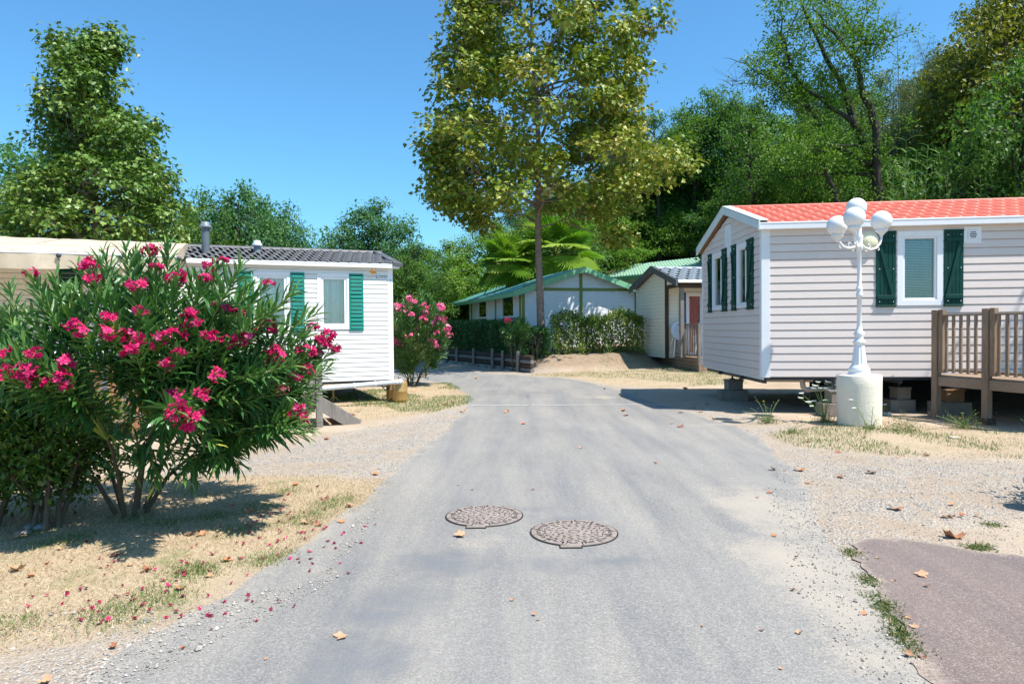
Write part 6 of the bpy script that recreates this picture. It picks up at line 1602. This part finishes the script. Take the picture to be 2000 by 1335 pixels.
# a few larger stones singled out
for i,(px,py,s,lab) in enumerate(((72,1031,.075,'smooth pale blue stone at the foot of the glossy shrub'),(45,1042,.05,'smaller grey stone left of the blue one under the shrub'),(1864,856,.06,'tan rounded stone in front of the deck post'),(1730,810,.07,'white stone right of the lamp pillar'))):
    c=G(px,py); mb=MB(); n0=len(mb.v); mb.sphere((0,0,0),1,14,9); mb.v=[(c.x+x*s*1.3,c.y+y*s*.9,.012+z*s*.4) for x,y,z in mb.v]; 
    o=mb.build('stone',M_plain('stone_%d'%i if False else 'stone_tone',[(.20,.24,.25),(.18,.18,.18),(.46,.38,.28),(.62,.62,.60)][i],.6,.2,20),None,(c.x,c.y,0)); tag(o,lab,'stone')

# ------------------------------------------------------------------ fallen leaves and petals (individuals)
m_lv=[M_plain('dead_leaf_orange',(.46,.20,.095),.7,.25,30),M_plain('dead_leaf_tan',(.44,.255,.145),.75,.2,30),M_plain('dead_leaf_brown',(.27,.11,.055),.7,.25,30)]
def leaf_mesh_dead(seed,curl):
    g=np.random.default_rng(seed); n=28; vs=[(0,0,0)]; 
    lob=[0.3,.85,.62,.95,.66,1.1,.64,.92,.60,.85,.3]
    for k in range(n+1):
        f=k/n; a_=R(-155+310*f); r_=np.interp(f*10,range(11),lob)*(1+g.normal()*.05)
        x=r_*math.cos(a_)*.55+.1; y=r_*math.sin(a_)*.55; vs.append((x,y,0))
    out=[]
    for x,y,z in vs: out.append((x,y,curl*(y*y*.9+max(0,x-.2)**2*.5)+g.normal()*.012+.03*math.sin(7*x+seed)))
    # second ring for curvature
    me=bpy.data.meshes.new('leaf'); fs=[(0,k,k+1) for k in range(1,n+1)]
    mid=len(out); ring=[]
    for k in range(1,n+2):
        x,y,_=vs[k]; x*=.55;y*=.55; ring.append((x,y,curl*(y*y*.9+max(0,x-.2)**2*.5)))
    out+=ring; fs=[]
    for k in range(n):
        fs.append((0,mid+k,mid+k+1)); fs.append((mid+k,1+k,2+k,mid+k+1))
    b=len(out); out+=[(-.05,.012,.0),(-.05,-.012,0),(-.45,-.008,.08),(-.45,.008,.08)]; fs.append((b,b+1,b+2,b+3))
    me.from_pydata(out,[],fs); me.polygons.foreach_set('use_smooth',[True]*len(fs)); me.update(); return me
lm_=[leaf_mesh_dead(i,c) for i,c in enumerate((.6,1.2,1.9,.9,2.4))]
def put_leaf(px,py,wpx,kind,mat,label,group,g,name='fallen_leaf',z=None,rz=None):
    c=G(px,py); s=wpx/FPX*c.y*1.0; me=lm_[kind]
    if not me.materials: me.materials.append(m_lv[0])
    o=bpy.data.objects.new(name,me); COL.objects.link(o); o.location=(c.x,c.y,(z if z is not None else (.010 if sdist(np.array([[c.x,c.y]]),ROAD)[0]<0 else gnd(c.x,c.y)+.008)))
    o.rotation_euler=(g.uniform(-.25,.25),g.uniform(-.25,.25),g.uniform(0,6.28) if rz is None else rz); o.scale=(s,s,s); o.material_slots[0].link='OBJECT'; o.material_slots[0].material=mat; tag(o,label,'leaf',group); return o
g=np.random.default_rng(111)
put_leaf(903,1048,26,1,m_lv[1],'curled tan plane leaf on the asphalt just below the left cover',None,g)
put_leaf(660,1247,32,0,m_lv[1],'pale flat plane leaf on the road near the bottom left',None,g)
put_leaf(1868,1052,44,2,m_lv[0],'largest curled orange leaf beside the red asphalt edge',None,g)
put_leaf(1748,993,30,1,m_lv[0],'orange leaf alone on the gravel above the red asphalt',None,g)
put_leaf(1807,1127,28,0,m_lv[1],'pale leaf lying on the red asphalt',None,g,z=.014)
put_leaf(1812,1148,12,2,m_lv[2],'small dark purple brown leaf on the red asphalt',None,g,z=.014)
for lst,lab,grp,kz in (
 ([(1640,884,16),(1638,932,18),(1700,1140,14)][:2],'curled brown leaf on the gravel right of the road','leaves on the gravel at the right',None),
 ([(1862,986,14),(1860,1010,16),(1880,1008,14),(1905,1006,14),(1850,1009,20),(1700,925,24),(1580,865,10),(1577,943,14),(1563,920,12),(1510,918,16),(1505,963,14),(1510,1048,14),(1480,972,8),(1715,1092,10),(1745,1138,14),(1778,1210,14),(1790,1228,20),(1560,1240,16),(1487,1234,10),(1555,1090,9),(1550,1155,10),(1525,1307,10),(1755,895,10),(1770,1280,22),(1800,1285,16),(1560,918,24),(1810,892,10),(1690,1200,16),(1950,1215,8)],'small dry leaf fragment scattered right of the road','small leaves right of the road',None),
 ([(1020,828,14),(1135,875,10),(1110,1052,8),(1042,957,8),(922,957,8),(1040,1033,10),(895,948,8),(1045,1203,10),(1000,1175,9),(1370,1225,8),(1052,1213,7),(990,806,12),(1090,757,8),(930,740,8),(1210,772,8),(1180,760,6),(1030,775,7),(1215,803,12),(1220,812,14),(1330,835,14),(1395,820,10),(1280,905,9),(1310,828,9)],'small orange leaf lying on the grey road','leaves on the grey road',None),
 ([(30,1052,38),(38,1112,30),(65,1128,20),(225,1088,24),(290,1117,22),(487,1003,26),(487,1028,20),(354,1150,22),(360,1268,14),(225,1265,18),(438,1095,28),(405,1125,20),(580,948,18),(664,1021,18),(685,990,18),(600,1022,22),(375,1042,26),(395,1046,22),(460,1035,16),(730,927,18),(635,858,14),(470,905,18),(415,925,16),(255,1106,12),(135,1155,16),(198,1110,10),(95,1333,26),(520,1290,8),(620,1028,16),(300,1045,14),(120,1072,14)],'dry brown leaf lying on the straw verge left of the road','leaves on the left verge',None),
 ([(790,745,12),(808,765,14),(752,773,12),(700,805,8),(705,820,8),(690,812,12),(830,735,10),(870,790,10),(905,805,14),(1240,770,8),(1340,762,12),(1180,745,6),(1230,738,8),(1380,790,12),(1355,797,10),(1370,805,12),(1330,806,14),(1440,790,10)],'dry leaf lying near the houses on the far verges','leaves on the far verges',None)):
    for (px,py,w_) in lst: put_leaf(px,py,w_,int(g.integers(0,5)),m_lv[int(g.integers(0,3))],lab,grp,g)
# petals
pm=[flower_mesh(900+i,m_pet,.55,2,.012) for i in range(3)]; 
m_pdk=M_plain('withered_petal',(.22,.012,.045),.7,.3,20)
c_=np.array([(500,1040),(600,1050),(560,1070),(430,1110),(330,1150),(180,1110),(660,1000),(520,1000),(450,1190),(640,1075),(100,1180),(230,1180)]); n=0
while n<150:
    q=c_[g.integers(len(c_))]+g.normal(size=2)*np.array([75,28]); 
    if q[0]<5 or q[0]>735 or q[1]<930: continue
    c=G(q[0],q[1]); o=bpy.data.objects.new('fallen_petal',pm[n%3]); COL.objects.link(o); o.location=(c.x,c.y,(.012 if sdist(np.array([[c.x,c.y]]),ROAD)[0]<0 else gnd(c.x,c.y)+.014)); o.rotation_euler=(g.uniform(-.5,.5),g.uniform(-.5,.5),g.uniform(0,6)); s=g.uniform(.5,.9); o.scale=(s,s,s*.6)
    if g.uniform()<.6: o.material_slots[0].link='OBJECT'; o.material_slots[0].material=m_pdk
    tag(o,'fallen magenta petal on the ground between the oleander and the road','petal','fallen oleander petals'); n+=1

# ------------------------------------------------------------------ wild plants by the lamp and deck
m_umb=M_plain('umbel_white',(.74,.75,.66),.7,.08,30); m_yel=M_plain('yellow_flower',(.80,.58,.02),.6); m_thin=M_plain('weed_stem',(.20,.30,.08),.7,.2,8); m_bud=M_plain('weed_bud',(.25,.27,.12),.8)
def weed(base,heads,label,kind='umbel',name='wild_carrot',leafn=60,lr=.12,seed=0,depth=None,hs=.028):
    g=np.random.default_rng(seed); b=G(*base); T=thing(name,(b.x,b.y,gnd(b.x,b.y)),label,'wild plant'); mb=MB(); hd=MB(); bd=MB(); z0=gnd(b.x,b.y)
    b=Vector((b.x,b.y,z0))
    for k,h in enumerate(heads):
        e=P(h[0],h[1],b.y+g.uniform(-.12,.12)); kd=h[2] if len(h)>2 else kind
        m_2=b.lerp(e,.55)+Vector(((e.x-b.x)*-.15,0,.02)); s=b+Vector(g.normal(size=3)*.02); s.z=z0
        pts=[(1-q)**2*s+2*q*(1-q)*m_2+q*q*e for q in np.linspace(0,1,8)]; mb.tube(pts,list(np.linspace(.005,.003,8)),4,False)
        for j in (3,5):
            if g.uniform()<.8: 
                t_=pts[j]+Vector((g.normal()*.05,g.normal()*.05,g.uniform(.04,.09))); mb.tube([pts[j],t_],.0014,3,False); bd.sphere(t_,.0055,6,4)
        if kd=='umbel':
            r_=hs*g.uniform(.85,1.45); tilt=g.uniform(-.3,.3)
            hd.lathe((e.x,e.y,e.z),[(r_*.9,.0),(r_*.8,.004)],12)
            for j in range(34):
                rr=r_*math.sqrt((j+.5)/34); a_=j*2.399; x=rr*math.cos(a_); y=rr*math.sin(a_); hd.sphere((e.x+x,e.y+y,e.z+x*tilt+.25*rr),.0055,5,3)
            for j in range(6): a_=j*1.047; mb.tube([e-Vector((0,0,.02)),e+Vector((r_*.7*math.cos(a_),r_*.7*math.sin(a_),0))],.0012,3,False)
        elif kd=='yellow':
            hd2=MB(); 
            for j in range(7): a_=j*.9; hd2.box((e.x+.009*math.cos(a_),e.y+.009*math.sin(a_),e.z),(.012,.009,.003),a_)
            hd2.build('flower',m_yel,T)
        else: bd.sphere(e,.008,6,4)
    mb.build('stem',m_thin,T)
    if hd.v: hd.build('flower_head',m_umb,T)
    if bd.v: bd.build('bud',m_bud,T)
    n=leafn*6; pos=np.stack([g.normal(size=n)*lr*.6,g.normal(size=n)*lr*.5,np.abs(g.normal(size=n))*lr*.35],1)
    lm=leaves_mesh('foliage',pos,unit(rdir(n,g)+np.array([0,0,.6])),unit(rdir(n,g)+np.array([0,0,.8])),.042*g.uniform(.5,1.2,n),T_LANCE,g.uniform(0,1,n)); link_mesh('foliage',lm,lf_weed,T)
weed((1612,824),[(1565,768),(1564,777),(1579,785),(1585,793),(1592,753),(1589,758),(1602,758),(1613,758),(1624,765),(1613,782),(1604,808),(1634,752),(1598,746),(1618,746),(1625,790,'bud'),(1590,783)],'wild carrot with many white umbels just left of the lamp pillar',leafn=70,lr=.14,seed=1,hs=.034)
weed((1500,826),[(1452,803,'bud'),(1467,797,'bud'),(1474,774,'bud'),(1491,783,'yellow'),(1507,791,'bud'),(1519,783,'bud'),(1521,781,'bud'),(1480,810,'bud')],'spindly weed with tiny buds at the edge of the shade left of the lamp',kind='bud',name='weed',leafn=80,lr=.15,seed=2)
weed((1700,838),[(1662,781),(1668,797),(1713,818,'yellow'),(1720,830,'bud'),(1705,795,'bud')],'thin wild carrot growing in front of the lamp pillar',leafn=30,lr=.10,seed=3,hs=.026)
weed((1728,812),[(1728,790),(1737,806)],'short white umbel flower right of the lamp pillar',leafn=5,lr=.04,seed=4,hs=.026)
weed((1760,842),[(1735,835,'bud'),(1780,830,'bud')],'low spreading green weed between the lamp and the deck',kind='bud',name='weed',leafn=130,lr=.26,seed=5)
weed((1885,838),[(1830,812,'bud'),(1851,810,'bud'),(1874,815,'yellow'),(1879,806,'yellow'),(1906,807,'yellow'),(1865,822,'bud'),(1905,800,'bud')],'green weed with yellow flowers in front of the deck post',kind='bud',name='weed',leafn=130,lr=.22,seed=6)
weed((1390,752),[(1380,735,'bud'),(1372,728,'bud'),(1400,733,'bud'),(1412,738,'bud'),(1420,745,'bud'),(1360,748,'bud')],'wispy weeds under the far corner of the beige home',kind='bud',name='weed',leafn=20,lr=.3,seed=7)
weed((1545,846),[(1540,838,'bud'),(1568,817,'yellow'),(1587,820,'yellow')],'small weed with yellow dots on the bare soil left of the pillar',kind='bud',name='weed',leafn=30,lr=.12,seed=8)
# pot cut by the right edge
c=P(2010,1010,5.55); T=thing('plant_pot',(c.x+.10,5.5,0),'grey stone plant pot cut off by the right edge of the picture','plant pot')
mb=MB(); mb.lathe((c.x+.10,5.5,0),[(.085,0),(.09,.02),(.105,.10),(.125,.18),(.15,.20),(.152,.235),(.135,.24)],28); mb.build('pot_body',M_plain('stone_pot',(.34,.34,.34),.8,.15,8,bump=.4),T)
gq=np.random.default_rng(5); n=1500; off=gq.normal(size=(n,3))*np.array([.20,.2,.13])+np.array([.52,0,.45]); off[:,0]=np.maximum(off[:,0],.18)
lm=leaves_mesh('foliage',off,unit(off-np.array([.12,0,.3])+rdir(n,gq)*.2),unit(rdir(n,gq)+np.array([0,0,1])),.07*gq.uniform(.6,1.2,n),T_OVAL,gq.uniform(0,1,n)); link_mesh('foliage',lm,lf_pit,T)
# tree standing outside the frame to the right; its crown throws the soft shade on the home
place_tree('broadleaf_tree',V4[0],V4[1],(11.9,9.0,0),m_bark,lf_mid,'tree just outside the right edge whose shade falls on the beige home wall','tree',None,1.0,(.7,.7,.8))
